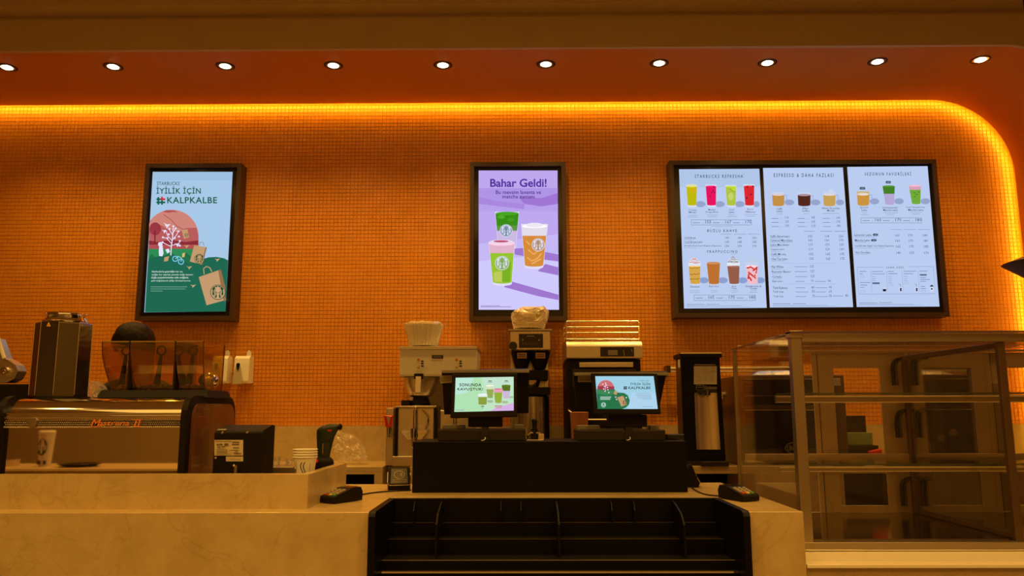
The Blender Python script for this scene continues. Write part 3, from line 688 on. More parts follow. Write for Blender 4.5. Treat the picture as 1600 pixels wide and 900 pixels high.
# ============================================================ SNACK RACK (recessed in the counter front)
t = thing('snack_rack', 'empty black stepped snack rack set into the middle of the counter front', 'display rack', ((XL+XR)/2, 3.6, 0))
RZ = CZ+0.006
e_ = 0.030
for x0, x1 in ((XL, XL+e_), (XR-e_, XR)):
    mb = MB().m(BLACK); mb.prism([(3.36,0.02),(3.89,0.02),(3.89,RZ),(3.385,RZ),(3.368,RZ-0.006),(3.36,RZ-0.02)], 'x', x0+0.001, x1-0.001); mb.build('side_panel', t, bevel=0.004)
zt = [W(800, y, Y).z for y, Y in ((817,3.84),(843,3.70),(876,3.53),(893,3.47))]
ys = (3.84, 3.70, 3.53, 3.47)
MB().m(BLACK).box(XL+e_, XR-e_, 3.86, 3.89, 0.02, RZ).build('back_panel', t, bevel=0.002)
prevy = 3.86
for i, (z, y) in enumerate(zip(zt, ys)):
    mb = MB().m(BLACK); zl = zt[i+1] if i < 3 else z-0.05
    mb.box(XL+e_, XR-e_, y, prevy, z-0.012, z); mb.box(XL+e_, XR-e_, y-0.004, y, z-0.05 if i > 1 else zl-0.0, z+0.003)
    sf = mb.build('shelf', t, bevel=0.0012); prevy = y
    MB().m(mat('rack_edge_glint', (.10,.06,.035), .25) if i != 2 else mat('rack_edge_glint_bright', (.32,.24,.17), .25)).box(XL+e_, XR-e_, y-.0055, y-.004, z+.0015, z+.0035).build('edge_line', sf)  # thin lighter strips paint a highlight along each black shelf lip
MB().m(CHROME).box(XL+e_, XR-e_, 3.455, 3.464, zt[3]-0.004, zt[3]+0.003).build('metal_edge', t)
MB().m(BLACK).box(XL+e_, XR-e_, 3.42, 3.45, 0.02, zt[3]-0.03).build('lower_panel', t)
for px in (685, 872, 1063):
    x = W(px, 843, 3.7).x
    s = 0.004
    mb = MB().m(BLACK)
    prof = [(3.87, RZ-0.01), (3.80, RZ-0.015), (3.66, RZ-0.045), (3.60, RZ-0.085), (3.585, zt[2]), (3.87, zt[2])]
    mb.prism(prof, 'x', x-s, x+s); mb.build('divider', t, bevel=0.0015)
for px in (613, 648, 783, 814, 955, 990):
    x = W(px, 800, 3.84).x
    MB().m(BLACK).prism([(3.86,RZ-0.01),(3.82,RZ-0.02),(3.80,RZ-0.05),(3.80,zt[0]),(3.86,zt[0])], 'x', x-.002, x+.002).build('small_divider', t)

# ============================================================ RISER BOX AND REGISTERS
a = W(645, 690, 4.19); b = W(1075, 770, 4.19)
TZ = a.z
mb = MB().m(BLACK).box(a.x, b.x, 4.19, 4.62, CZ, TZ)
mb.build('register_stand', label='long low black box carrying both register screens on the counter', cat='stand', bevel=0.003)
def quadsolid(mb, q, p0, n, th, off=0.0):
    """px quad (tl,tr,br,bl) on a plane, extruded away from the viewer"""
    f = [W(x, y, p0, n, off) for x, y in q]; bk = [p-n*th for p in f]
    tl, tr, br, bl = f; tl2, tr2, br2, bl2 = bk
    return mb.hexa([bl, br, br2, bl2, tl, tr, tr2, tl2])
def register(scr, bez, cowl, base, cx, label, art, tag_q):
    n = Vector((0, -1, 0.10)).normalized(); p0 = W(cx, 615, 4.24)
    loc = (p0.x, 4.4, TZ)
    t = thing('register', label, 'cash register', loc)
    mb = MB().m(BLACKM); quadsolid(mb, bez, p0, n, 0.028); mb.build('customer_display', t, bevel=0.004)
    A = Art(p0, n); A.k = 3; A.poly(scr, art[0]); pn = A.build('screen_panel', t); A.mb = MB(); art[1](A); A.build('screen_picture', pn)
    n2 = Vector((0, -1, -0.25)).normalized(); p2 = W(cx, 615, 4.40)
    mb = MB().m(BLACKM); quadsolid(mb, cowl, p2, n2, 0.035); sd = mb.build('staff_display', t, bevel=0.004)
    # pale top edge of the staff display
    x0 = W(cowl[0][0], 580, 4.38).x; x1 = W(cowl[1][0], 580, 4.38).x; z1 = W(cx, cowl[0][1]+1, 4.38).z
    MB().m(mat('warm_grey_plastic', (0.22,0.19,0.15), 0.5)).box(x0+0.004, x1, 4.33, 4.42, z1-0.008, z1+0.008).build('top_edge', t, bevel=0.002)
    A = Art(p2, n2); A.k = 3; A.poly(tag_q, mat('beige_label', (0.42,0.34,0.22), 0.6)); 
    for k in (.3,.55,.75):
        y = tag_q[0][1]+(tag_q[2][1]-tag_q[0][1])*k; A.line([(tag_q[0][0]+2, y), (tag_q[1][0]-2, y)], 0.8, mat('label_print', (0.12,0.09,0.05), 0.6))
    A.build('sticker', sd)
    bx0, bx1 = W(base[0], 690, 4.24).x, W(base[1], 690, 4.24).x
    z = W(cx, base[2], 4.24).z
    MB().m(GREYP).box(bx0, bx1, 4.24, 4.58, TZ+0.001, z).build('base', t, bevel=0.004)
    st = W(base[0], base[2]-7, 4.36).z
    MB().m(mat('warm_grey_plastic', (0.22,0.19,0.15), 0.5)).box(bx0+0.01, bx0+0.13, 4.36, 4.5, z, st).build('side_module', t, bevel=0.002)
    MB().m(mat('warm_grey_plastic', (0.22,0.19,0.15), 0.5)).box(bx1-0.06, bx1-0.01, 4.36, 4.5, z, st).build('side_module', t, bevel=0.002)
    nx0, nx1 = W(base[3], 665, 4.30).x, W(base[4], 665, 4.30).x; zt_ = W(cx, 648, 4.30).z; zb = W(cx, 667, 4.30).z
    MB().m(BLACKM).box(nx0, nx1, 4.27, 4.37, zb, zt_).build('hinge_block', t, bevel=0.004)
    c_ = (nx0+nx1)/2
    mb = MB().m(GREYP).prism([(c_-.022,TZ+.002),(c_+.022,TZ+.002),(c_+.018,zb),(c_-.018,zb)], 'y', 4.228, 4.30); mb.build('neck', t, bevel=0.003)
    MB().m(BLACKG).box(c_-.010, c_+.010, 4.224, 4.229, TZ+0.012, TZ+0.032).build('cable_port', t)
    MB().m(WHITEP).tube([(c_+.002,4.222,TZ+0.020),(c_+.004,4.215,TZ+0.012),(c_-.008,4.205,TZ+0.004),(c_-.018,4.200,TZ+0.005)], 0.0022, 6).build('short_cable', t)
    return t
def art_left(A):
    A.crop(680, 570, 6.925)
    A.poly([(222,142),(500,136),(520,504),(207,510)], (176,226,178)); A.poly([(222,142),(420,138),(350,300),(214,330)], (190,232,214))
    A.poly([(640,470),(850,410),(850,495),(600,500)], (218,176,228)); A.poly([(500,136),(848,131),(849,200),(560,250)], (196,228,208))
    A.text('SONUNDA', 262, 200, 499, 234, (44,52,20), 0.022, 2, 0, 1.12); A.text('KAVUŞTUK!', 240, 247, 517, 284, (44,52,20), 0.022, 2, 0, 1.12)
    G_ = (150,160,70)
    cup(A, 545, 638, 570, 622, 218, 362, [(225,265,(214,226,190)),(265,355,(150,170,84))], (206,222,200))
    cup(A, 718, 816, 738, 802, 212, 366, [(222,282,(88,116,32)),(282,358,(206,184,216))], (206,222,210)); sh(A, 800, 350, 50, 24, (170,190,160))
    cup(A, 632, 730, 650, 716, 262, 414, [(270,300,(232,160,180)),(300,408,(148,176,60))], (206,222,200)); sh(A, 720, 404, 70, 30, (176,186,150))
    A.ell(682, 264, 48, 10, (226,130,160), 14)
    cup(A, 464, 562, 470, 556, 318, 430, [(325,348,(226,238,232)),(348,426,(138,160,60))], (200,222,200)); A.ell(513, 322, 48, 12, (236,242,244), 14); sh(A, 560, 396, 70, 30, (160,190,150))
    for x0, x1, y in ((575,612,176),(752,788,174)): A.line([(x0,y),(x1,y)], 12, (120,140,100)); A.line([(x0-8,y+14),(x1+8,y+14)], 4, (130,160,120))
    A.line([(498,450),(528,450)], 12, (120,140,100)); A.line([(505,466),(522,466)], 5, (130,160,120)); A.line([(642,446),(726,446)], 10, (206,110,130)); A.line([(652,464),(716,464)], 10, (190,150,150))
    A.line([(222,490),(312,490)], 6, (160,150,190))
def art_right(A):
    A.crop(900, 570, 6.925)
    A.poly([(208,123),(840,123),(862,300),(222,300)], (160,208,228)); A.poly([(600,300),(862,300),(885,478),(560,478)], (176,212,238))
    A.ell(322, 258, 92, 92, (206,110,110), 26); A.poly([(232,230),(415,235),(414,275),(320,290),(235,270)], (160,60,76))
    A.poly([(222,262),(300,275),(410,262),(450,300),(520,305),(560,330),(582,385),(572,430),(540,462),(500,478),(234,478)], (40,116,72))
    A.poly([(226,262),(320,285),(420,270),(450,310),(330,330),(230,310)], (60,136,84))
    for x, y in ((290,210),(310,235),(330,220),(320,200),(340,245),(300,262),(315,285),(345,270),(355,300),(430,350),(440,375),(545,355)): A.ell(x, y, 8, 8, (226,206,220), 8)
    A.line([(318,280),(322,190)], 5, (230,210,230))
    A.poly([(418,280),(450,285),(440,325),(408,318)], KR); A.poly([(446,352),(510,335),(552,430),(490,452)], KR); A.siren(528, 408, 24, (40,60,30), KR)
    A.siren(298, 434, 27, (210,232,226), (60,130,100))
    for i, x1 in enumerate((380,380,370,372)): A.line([(262,346+i*10),(x1,346+i*10)], 5, (190,220,206))
    A.text('STARBUCKS', 682, 168, 790, 180, (60,100,120), 0.0, 1)
    A.text('İYİLİK İÇİN', 588, 190, 804, 224, (30,80,90), 0.02, 2, 0, 1.1); A.text('KALPKALBE', 567, 234, 806, 263, (30,80,90), 0.02, 2, 0, 1.1)
    for x in (524, 542): A.line([(x,232),(x,268)], 9, (50,64,64))
    for y in (242, 258): A.line([(514,y),(552,y)], 9, (50,64,64))
    for x0, x1, y in ((648,805,310),(634,818,326),(664,812,340),(656,820,355),(710,815,370),(715,830,453)): A.line([(x0,y),(x1,y)], 4.5, (130,170,190))
register([(712,590.2),(802.5,588.8),(802.7,641.5),(709.9,643.6)], [(706.7,584.4),(808.2,583.3),(808.5,650.9),(703.5,653)],
         [(690,580),(827,577.5),(826,646),(694,648)], (684, 821, 671, 732, 785), 757,
         'left register with white and green customer screen reading Sonunda Kavuştuk', ((190,230,196), art_left), [(687,587),(706,586),(706,598),(688,599)])
register([(930,587.8),(1021.3,587.8),(1027.8,639),(934,639)], [(923.5,583),(1026.8,583.7),(1032.9,646.5),(928.4,646.5)],
         [(896,584),(1042,581),(1030,640),(901,640)], (903, 1040, 672, 950, 1010), 978,
         'right register with blue and green customer screen of paper bags', ((160,208,228), art_right), [(903,587),(925,587),(925,597),(903,597)])
# metal tamper holder between the registers
p = W(836, 688, 4.26)
t = thing('tool_holder', 'small chrome holder with black knob standing between the two registers', 'tool', (p.x, 4.28, TZ))
x = p.x; z = TZ
MB().m(CHROME).tube([(x-.035,4.27,z+.002),(x-.040,4.27,z+.025),(x-.024,4.27,z+.042),(x+.024,4.27,z+.042),(x+.040,4.27,z+.025),(x+.035,4.27,z+.002)], 0.006, 8).build('wire_frame', t)
MB().m(CHROME).box(x-.045, x+.045, 4.255, 4.30, z+0.0005, z+.006).box(x+.018, x+.048, 4.262, 4.266, z+.004, z+.036).build('foot_plate', t, bevel=.001)
MB().m(BLACKM).cyl((x-.002,4.28,z+.007),(x-.002,4.28,z+.062),.019,.017).cyl((x-.002,4.28,z+.062),(x-.002,4.28,z+.10),.011,.014).ball((x-.002,4.28,z+.103),.015).build('knob', t)
# small dark gadget at the right end of the stand
a_ = W(1040, 681, 4.4); b_ = W(1059, 689, 4.4)
MB().m(BLACKG).box(a_.x, b_.x+.03, 4.36, 4.44, TZ+.0005, TZ+.03).build('card_holder', label='small black block lying on the right end of the register stand', cat='holder', bevel=.004)

# ============================================================ CARD TERMINALS, READERS, CABLES
def card_terminal(px, py, rz, label):
    p = W(px, py, 3.7); d = ROT @ Vector(((px-800)/F, -(py-450)/F, -1)); k = (CZ-H)/d.z; p = Vector((d.x*k, d.y*k, CZ))
    t = thing('card_terminal', label, 'card terminal', p, 'card terminals on the counter')
    M = Matrix.Translation(p) @ Matrix.Rotation(R(rz), 4, 'Z') @ Matrix.Diagonal((1.15,1.08,1.35,1))
    mb = MB(); mb.M = M; mb.m(BLACKM)
    wd = .040
    mb.prism([(-.085,.002),(.085,.002),(.088,.030),(.075,.048),(.02,.046),(-.080,.024),(-.088,.016)], 'x', -wd, wd); body = mb.build('body', t, bevel=.006)
    mb = MB(); mb.M = M; mb.m(BLACKG)
    def top(y): return .024+(y+.08)/.10*.022
    mb.add([(-.032,.022,.0475),(.032,.022,.0475),(.032,.072,.0495),(-.032,.072,.0495)], [(0,1,2,3)]); mb.build('display', t)
    KB = mat('key_beige', (0.28, 0.22, 0.15), 0.5)
    for r_ in range(4):
        for c_ in range(3):
            y = -.065+r_*.018; xx = -.022+c_*.022
            mb = MB(); mb.M = M; km = KB if r_ else (mat('key_red', (0.4,0.03,0.02), .5) if c_ == 0 else mat('key_yellow', (0.55,0.4,0.05), .5) if c_ == 1 else mat('key_green', (0.05,0.25,0.06), .5)); mb.m(km)
            zz = top(y); mb.hexa([(xx-.008,y-.006,zz-.002),(xx+.008,y-.006,zz-.002),(xx+.008,y+.006,zz+.001),(xx-.008,y+.006,zz+.001),
                                  (xx-.007,y-.005,zz+.002),(xx+.007,y-.005,zz+.002),(xx+.007,y+.005,zz+.005),(xx-.007,y+.005,zz+.005)]); mb.build('key', t)
    return t, M
t1, M1 = card_terminal(533, 784, -32, 'black card terminal with keypad lying left of the black register stand')
t2, M2 = card_terminal(1154, 781, 22, 'black card terminal with keypad near the right counter end by the showcase')
def contactless(px, py, rz, label):
    d = ROT @ Vector(((px-800)/F, -(py-450)/F, -1)); k = (CZ-H)/d.z; p = Vector((d.x*k, d.y*k, CZ))
    t = thing('payment_reader', label, 'card reader', p)
    M = Matrix.Translation(p) @ Matrix.Rotation(R(rz), 4, 'Z')
    mb = MB(); mb.M = M; mb.m(BLACKM).prism([(-.035,.0),(.045,.0),(.045,.03),(.012,.118),(-.006,.118),(-.046,.022)], 'x', -.058, .058); mb.build('body', t, bevel=.008)
    n_ = Vector((0,-.096,.040)).normalized(); u0 = Vector((0,-.046,.022)); u1 = Vector((0,-.006,.118))
    def F_(x, k, o): q = u0+(u1-u0)*k; q = q+n_*o; return (x, q.y, q.z)
    nn = Vector((0,-(u1-u0).z,(u1-u0).y)).normalized()
    def F_(x, k, o): q = u0+(u1-u0)*k+nn*o; return (x, q.y, q.z)
    mb = MB(); mb.M = M; mb.m(mat('reader_face', (0.10,0.085,0.06), 0.35)); mb.add([F_(-.046,.14,.0012),(F_(.046,.14,.0012)),F_(.042,.92,.0012),F_(-.042,.92,.0012)], [(0,1,2,3)]); mb.build('touch_face', t)
    mb = MB(); mb.M = M; mb.m(mat('light_print', (0.5,0.42,0.3), .5))
    for r0, r1, a0, a1 in ((.020,.022,0,360),(.006,.0085,-50,50),(.011,.013,-50,50),):
        N = 20
        for i in range(N):
            q0 = R(a0+(a1-a0)*i/N); q1 = R(a0+(a1-a0)*(i+1)/N); L = (u1-u0).length
            mb.add([F_(r*math.cos(q)*1.3, .60+r*math.sin(q)/L, .002) for r, q in ((r0,q0),(r1,q0),(r1,q1),(r0,q1))], [(0,1,2,3)])
    for x0, x1, k0, k1 in ((-.035,.035,.22,.23),(-.035,.035,.32,.33),(-.035,-.034,.22,.33),(.034,.035,.22,.33)): mb.add([F_(x0,k0,.002),F_(x1,k0,.002),F_(x1,k1,.002),F_(x0,k1,.002)], [(0,1,2,3)])
    mb.build('contactless_mark', t)
    mb = MB(); mb.M = M; mb.m(CHROME).tube([F_(-.060,.75,-.002),F_(-.062,.2,0),F_(-.052,.05,.002),F_(.052,.05,.002),F_(.062,.2,0),F_(.060,.75,-.002)], .0022, 6); mb.build('chrome_trim', t)
    return t
contactless(623, 765, 12, 'small square contactless payment reader standing left of the black register stand')
contactless(1080, 760, 80, 'contactless payment reader half hidden behind right end of register stand')
def onc(px, py, dz=.004):
    d = ROT @ Vector(((px-800)/F, -(py-450)/F, -1)); k = (CZ+dz-H)/d.z; return Vector((d.x*k, d.y*k, CZ+dz))
def smooth_pts(pts, n=6):
    out = []
    for i in range(len(pts)-1):
        p0 = pts[max(i-1,0)]; p1 = pts[i]; p2 = pts[i+1]; p3 = pts[min(i+2,len(pts)-1)]
        for k in range(n):
            u = k/n; out.append(.5*((2*p1)+(p2-p0)*u+(2*p0-5*p1+4*p2-p3)*u*u+(3*p1-p0-3*p2+p3)*u**3))
    return out+[pts[-1]]
MB().m(BLACKG).tube(smooth_pts([onc(563,773),onc(590,769),onc(620,767),onc(642,766)]), .0035, 8).build('cable', label='black cable running from the left card terminal to the register stand', cat='cable')
MB().m(BLACKG).tube(smooth_pts([onc(1126,775),onc(1105,773),onc(1090,768),onc(1081,762)]), .0035, 8).build('cable', label='black cable curving from the right card terminal to the stand', cat='cable')

# ============================================================ ESPRESSO MACHINE
YM = 3.66
xr = W(283, 690, YM).x
zm = W(280, 622, YM+0.05).z
t = thing('espresso_machine', 'wide chrome espresso machine with mesh stripe and brown side behind stone guard', 'coffee machine', (-2.2, 4.0, CZ))
def ztp(y, Y=YM): return W(150, y, Y).z
xl = W(4, 690, YM).x
prof = [(4.24,CZ+.02),(4.24,zm-.05),(4.20,zm-.01),(4.14,zm),(3.80,zm+.002),(3.72,zm-.004),(3.68,ztp(632)),(3.664,ztp(640)),(3.66,ztp(646))]
prof2 = prof+[(3.655,ztp(650)),(3.665,ztp(651))]
def extr(mb, pts, x0, x1, smooth=True):
    n_ = len(pts); vs_ = [(x0,y,z) for y,z in pts]+[(x1,y,z) for y,z in pts]
    mb.add(vs_, [(i,i+n_,i+1+n_,i+1) for i in range(n_-1)], smooth)
mb = MB().m(CHROME)
# rounded upper shell, its curve resolved finely
def arc(cy, cz, r, a0, a1, n_=10): return [(cy+r*math.cos(R(a0+(a1-a0)*i/n_)), cz+r*math.sin(R(a0+(a1-a0)*i/n_))) for i in range(n_+1)]
shell = [(4.22,CZ+.02),(4.22,zm-.04)]+[(4.18,zm)]+[(3.76,zm)]+arc(3.76,zm-.10,.10,90,180,12)
z46 = ztp(645); shell += [(3.66,z46)]
extr(mb, shell, xl, xr); mb.build('upper_shell', t, sharp=50)
mb = MB().m(CHROME); 
for y0, y1, o_ in ((645,647.5,-.006),(649,651.5,-.006)): mb.box(xl, xr, YM+o_, YM+.02, ztp(y1), ztp(y0))
mb.box(xl, xr, YM+.004, YM+.02, ztp(650), ztp(646)); mb.build('chrome_band', t, bevel=.001)
g0, g1 = ztp(668), ztp(652)
MB().m(BLACKG).box(xl, xr, YM+.004, YM+.02, g0, g1).build('grille_back', t)
mb = MB().m(mat('bead_metal', (.80,.66,.50), .25, .6))
for z in (g0+.001, g1-.001): mb.cyl((xl,YM-.001,z),(xr,YM-.001,z),.003,n=6,caps=False)
nr = 5; hh = (g1-g0)/nr
for j in range(nr):   # rows of beads
    z = g0+hh*(j+.5); 
    nb = int((xr-xl)/.0095)
    for i in range(nb):
        x = xl+(xr-xl)*(i+(.5 if j%2 else 0))/nb; s_ = .0044
        mb.add([(x-s_,YM+.004,z),(x,YM+.004,z-s_),(x+s_,YM+.004,z),(x,YM+.004,z+s_),(x,YM-.002,z)], [(0,1,4),(1,2,4),(2,3,4),(3,0,4)])
o = mb.build('grille_beads', t, kind='stuff')
A = Art((0,YM-.006,0),(0,-1,0)); OR = mat('orange_script', (0.75,0.22,0.04), .4)
A.k = 6; A.text('M', 141, 655, 153, 667, OR, 0.02, 2, 0, 1, .45); A.text('astrena', 153, 658.5, 201, 665, OR, 0.01, 2, 0, 1, .45); A.text('I', 209, 656, 211.5, 666, OR, 0.0, 2, 0, 1, .3); A.text('I', 214.5, 656, 217, 666, OR, 0.0, 2, 0, 1, .3); A.line([(139,667),(160,665.5)],1,OR); A.line([(207,656),(222,656)],1.2,OR); A.line([(206,666),(221,666)],1.2,OR); A.build('lettering', t)
px_ = W(52,660,YM); MB().m(BRONZE).cyl((px_.x,YM-.012,px_.z-.002),(px_.x,YM+.01,px_.z-.002),.021,.022,20).build('round_badge', t)
# mirror front panel, gently bowed
zb = CZ+.03
pan = []; N = 14
for i in range(N+1):
    u = i/N; z = g0-.002+(zb-(g0-.002))*u; pan.append((YM+.008+.0002*math.sin(u*math.pi*2), z))
mb = MB().m(mat('dark_mirror_steel', (0.62,0.52,0.38), 0.03, 1.0)); extr(mb, pan, xl, xr); mb.build('mirror_panel', t)
MB().m(BLACK).box(xl, xr, YM+.07, 4.2, CZ+.002, zb+.02).build('machine_base', t)
# dark curved end trim, brown glossy side
def rr(y0, y1, z0, z1, r): 
    return [(y1,z0)]+[(y1-r+r*math.cos(R(a)), z1-r+r*math.sin(R(a))) for a in range(0,91,15)]+[(y0+r+r*math.cos(R(a)), z1-r+r*math.sin(R(a))) for a in range(90,181,15)]+[(y0,z0)]
mb = MB().m(BLACKM).prism(rr(YM-.022,4.26,CZ+.002,zm+.012,.09), 'x', xr, xr+.028); mb.build('end_trim', t, bevel=.004)
mb = MB().m(BROWNG).prism(rr(YM+.03,4.215,CZ+.02,zm-.025,.07), 'x', xr+.026, xr+.040); mb.build('side_panel', t, bevel=.004)
mb = MB().m(BLACKM).prism(rr(YM-.022,4.26,CZ+.002,zm+.012,.09), 'x', xl-.028, xl); mb.build('end_trim', t, bevel=.004)
# hopper: base tray, amber bins, dividers
hz = W(250, 622, 3.85).z; hz1 = W(250, 609, 3.85).z; hzt = W(250, 534, 3.85).z
hx0, hx1 = W(158,615,3.85).x, W(326,615,3.85).x
mb = MB().m(BLACKM).hexa([(hx0-.008,3.82,zm+.002),(hx1+.008,3.82,zm+.002),(hx1+.008,4.14,zm+.002),(hx0-.008,4.14,zm+.002),(hx0+.004,3.84,hz1),(hx1-.004,3.84,hz1),(hx1-.004,4.12,hz1),(hx0+.004,4.12,hz1)]); mb.build('hopper_base', t, bevel=.004)
hb0, hb1 = W(170,609,3.85).x, W(332,609,3.85).x; ht0, ht1 = W(160,534,3.85).x, W(350,534,3.85).x
cuts = [(160,170),(204,209),(275,276.5),(320,318)]
def bin_(pa, pb, tint, name='bean_bin'):
    ta, ba = W(pa[0],534,3.84).x, W(pa[1],609,3.84).x; tb, bb = W(pb[0],534,3.84).x, W(pb[1],609,3.84).x
    g_ = .003; mb = MB().m(tint); N = 6; ring = []
    for i in range(N+1):
        u = i/N; k = math.sin(u*math.pi/2)  # curves outward towards the top
        x0_ = ba+(ta-ba)*k+g_; x1_ = bb+(tb-bb)*k-g_; y0_ = 3.865-.03*k; y1_ = 4.08+.03*k; z = hz1+.001+(hzt-hz1)*u
        ring += [(x0_,y0_,z),(x1_,y0_,z),(x1_,y1_,z),(x0_,y1_,z)]
    mb.add(ring, [(4*i+j, 4*i+(j+1)%4, 4*i+4+(j+1)%4, 4*i+4+j) for i in range(N) for j in range(4)])
    o = mb.build(name, t); so = o.modifiers.new('solidify', 'SOLIDIFY'); so.thickness = .0025; return o
for i in range(3):
    o = bin_(cuts[i], cuts[i+1], AMBER)
for a_, b_, y_ in ((160,170,3.84),(320,318,3.84)):
    pts_ = []
    for i in range(7):
        u = i/6; k = math.sin(u*math.pi/2); xt, xb_ = W(a_,534,3.84).x, W(b_,609,3.84).x
        pts_.append((xb_+(xt-xb_)*k+(.003 if a_ == 160 else -.003), 3.865-.03*k-.001, hz1+.001+(hzt-hz1)*u))
    MB().m(mat('amber_edge', (.10,.03,.012), .3)).tube(pts_, .0028, 6).build('bin_edge', t)
    MB().m(mat('amber_edge', (.10,.03,.012), .3)).tube([(p[0],7.945-p[1],p[2]) for p in pts_], .0028, 6).build('bin_edge', t)
for i in (1, 2):   # black gate with ring at the joint
    x = W(cuts[i][0]+14, 560, 3.9).x if i == 2 else W(cuts[i][0]-12, 560, 3.9).x
    x_ = W(cuts[i][0], 534, 3.84).x
    MB().m(BLACKG).box(x_-.004, x_+.004, 3.84, 4.10, hz1, hzt+.003).build('bin_divider', t)
for px in (195, 250, 300):
    x = W(px, 540, 3.93).x
    mb = MB().m(BLACKG).tube([(x+.022*math.cos(R(a)),3.95,hzt-.035+.022*math.sin(R(a))) for a in range(0,361,24)], .004, 6)
    mb.cyl((x,3.95,hzt-.06),(x-.012,3.95,hz1+.03),.007,.016); mb.build('gate_lever', t)
BEANS = mat('roasted_beans', (0.05,0.022,0.010), 0.4)
mb = MB().m(BEANS)
bx0_, bx1_ = W(175,609,3.85).x, W(312,609,3.85).x
for _ in range(520):
    x = random.uniform(bx0_+.01,bx1_-.012); y = random.uniform(3.88,4.07); z = hz1+.004+random.uniform(0,.022)
    mb.M = Matrix.Translation((x,y,z)) @ Euler((random.uniform(0,3),random.uniform(0,3),random.uniform(0,3))).to_matrix().to_4x4(); mb.ball((0,0,0),.0055,.004,.003,6,4)
mb.M = Matrix(); mb.build('coffee_beans', t, kind='stuff')
# rim of the bins
for i in range(3):
    x0_ = W(cuts[i][0],534,3.84).x+.004; x1_ = W(cuts[i+1][0],534,3.84).x-.004
    mb = MB().m(mat('amber_rim', (0.30,0.20,0.07), .2)).box(x0_,x1_,3.835,3.841,hzt-.003,hzt+.003); mb.build('bin_rim', t)
    mb = MB().m(mat('amber_rim', (0.30,0.20,0.07), .2)).box(x0_,x1_,4.106,4.112,hzt-.003,hzt+.003); mb.build('bin_rim', t)
c_ = W(326, 597, 4.0)
MB().m(CHROME).ball((c_.x,4.0,c_.z+.01),.050,.050,.040,20,10).cyl((c_.x,4.0,zm+.001),(c_.x,4.0,c_.z),.030,.026).build('chrome_dome', t)

# faceted canister on the left
p = W(93, 616, 3.98)
c0 = W(93, 506, 3.98).z; cb = zm+.001
t = thing('bean_canister', 'tall glossy black faceted canister with chrome lid on the espresso machine', 'canister', (p.x, 3.98, cb))
wb, wt = (W(132,616,3.98).x-W(49,616,3.98).x)/2, (W(136,505,3.98).x-W(55,505,3.98).x)/2
FACET = mat('black_glass_facet', (0.12,0.095,0.06), 0.06, 0.8, coat=1.0, spec=0.9)
mb = MB().m(FACET).lathe(p.x, 3.98, [(wb,cb+.004),(wb*1.0,cb+.02),(wt,c0-.004),(wt*.97,c0)], 9, smooth=False, ph=R(8)); mb.build('faceted_body', t, bevel=.003)
for k in range(9):
    a_ = R(8)+2*math.pi*k/9; MB().m(CHROME).tube([(p.x+wb*math.cos(a_),3.98+wb*math.sin(a_),cb+.02),(p.x+wt*math.cos(a_),3.98+wt*math.sin(a_),c0)], .0016, 5).build('edge_line', t)
zl = W(93, 491, 3.98).z
MB().m(CHROME).lathe(p.x, 3.98, [(wt*.78,c0),(wt*.80,c0+.010),(wt*.62,zl-.010),(wt*.74,zl-.004),(wt*.72,zl),(0,zl+.001)], 32).build('lid', t)
MB().m(BLACKM).lathe(p.x, 3.98, [(wb*1.04,cb),(wb*1.04,cb+.012)], 28).build('foot_ring', t)
A = Art((0,3.88-.012,0),(0,-1,0)); OY = mat('orange_sign_print', (0.85,0.42,0.05), .5)
A = Art(W(76,508,3.84),(0.25,-1,0)); A.k = 8; A.poly([(76,503),(79.5,510),(72.5,510)], OY); A.poly([(76,505.5),(76.7,508.6),(75.3,508.6)], INK); A.build('warning_mark', t)
# dark machine and steel arm at the far left
zt0 = W(20, 598, 3.95).z
t = thing('grinder', 'dark coffee grinder cut by the left picture edge behind the espresso machine', 'grinder', (W(10,600,4.35).x, 4.4, CZ))
MB().m(BLACKM).box(W(-60,600,4.30).x, W(48,600,4.30).x, 4.30, 4.60, CZ, W(20,600,4.3).z).build('body', t, bevel=.006)
q_ = [W(x,y,4.34) for x,y in ((-30,530),(-6,528),(6,560),(14,563),(24,570),(28,580),(22,592),(10,598),(-30,598))]
mb = MB().m(STEEL).prism([(v.x,v.z) for v in q_], 'y', 4.34, 4.42); mb.build('steel_arm', t, bevel=.004)
c_ = W(8,580,4.335); mb = MB().m(CHROME).cyl((c_.x,4.32,c_.z),(c_.x,4.345,c_.z),.022,.024,18).cyl((c_.x,4.312,c_.z),(c_.x,4.32,c_.z),.010,.012,12); mb.build('pivot', t)
MB().m(PAPER).tube([W(-4,525,4.33),W(2,545,4.33),W(7,560,4.33)], .010, 8).build('pale_handle', t)
# ============================================================ THINGS BY THE MACHINE
# receipt printer seen from the back
p0 = (0, 3.70, 0)
a = W(334, 738, 3.72); b = W(411, 672, 3.72); pw0, pw1, pz1 = a.x-.006, b.x, b.z
t = thing('receipt_printer', 'black cube receipt printer with two pale stickers beside the espresso machine', 'printer', ((pw0+pw1)/2, 3.8, CZ))
pr = [(3.72,CZ+.012),(3.72,pz1-.01),(3.735,pz1),(3.86,pz1+.022),(3.90,pz1+.018),(3.90,CZ+.012)]
MB().m(BLACKM).prism(pr, 'x', pw0, pw1).build('body', t, bevel=.006)
MB().m(GREYP).box(pw0+.01, pw1-.01, 3.73, 3.89, CZ, CZ+.013).build('foot', t)
mb = MB().m(mat('warm_grey_plastic', (0.22,0.19,0.15), 0.5)).add([(pw0+.01,3.722,pz1+.0),(pw0+.05,3.722,pz1+.0),(pw0+.05,3.735,pz1+.006),(pw0+.01,3.735,pz1+.006)], [(0,1,2,3)]); mb.build('button_strip', t)
A = Art((0,3.72-.0008,0),(0,-1,0)); LB = mat('label_tan', (0.60,0.50,0.34), .6); LP_ = mat('label_print', (0.12,0.09,0.05), .6)
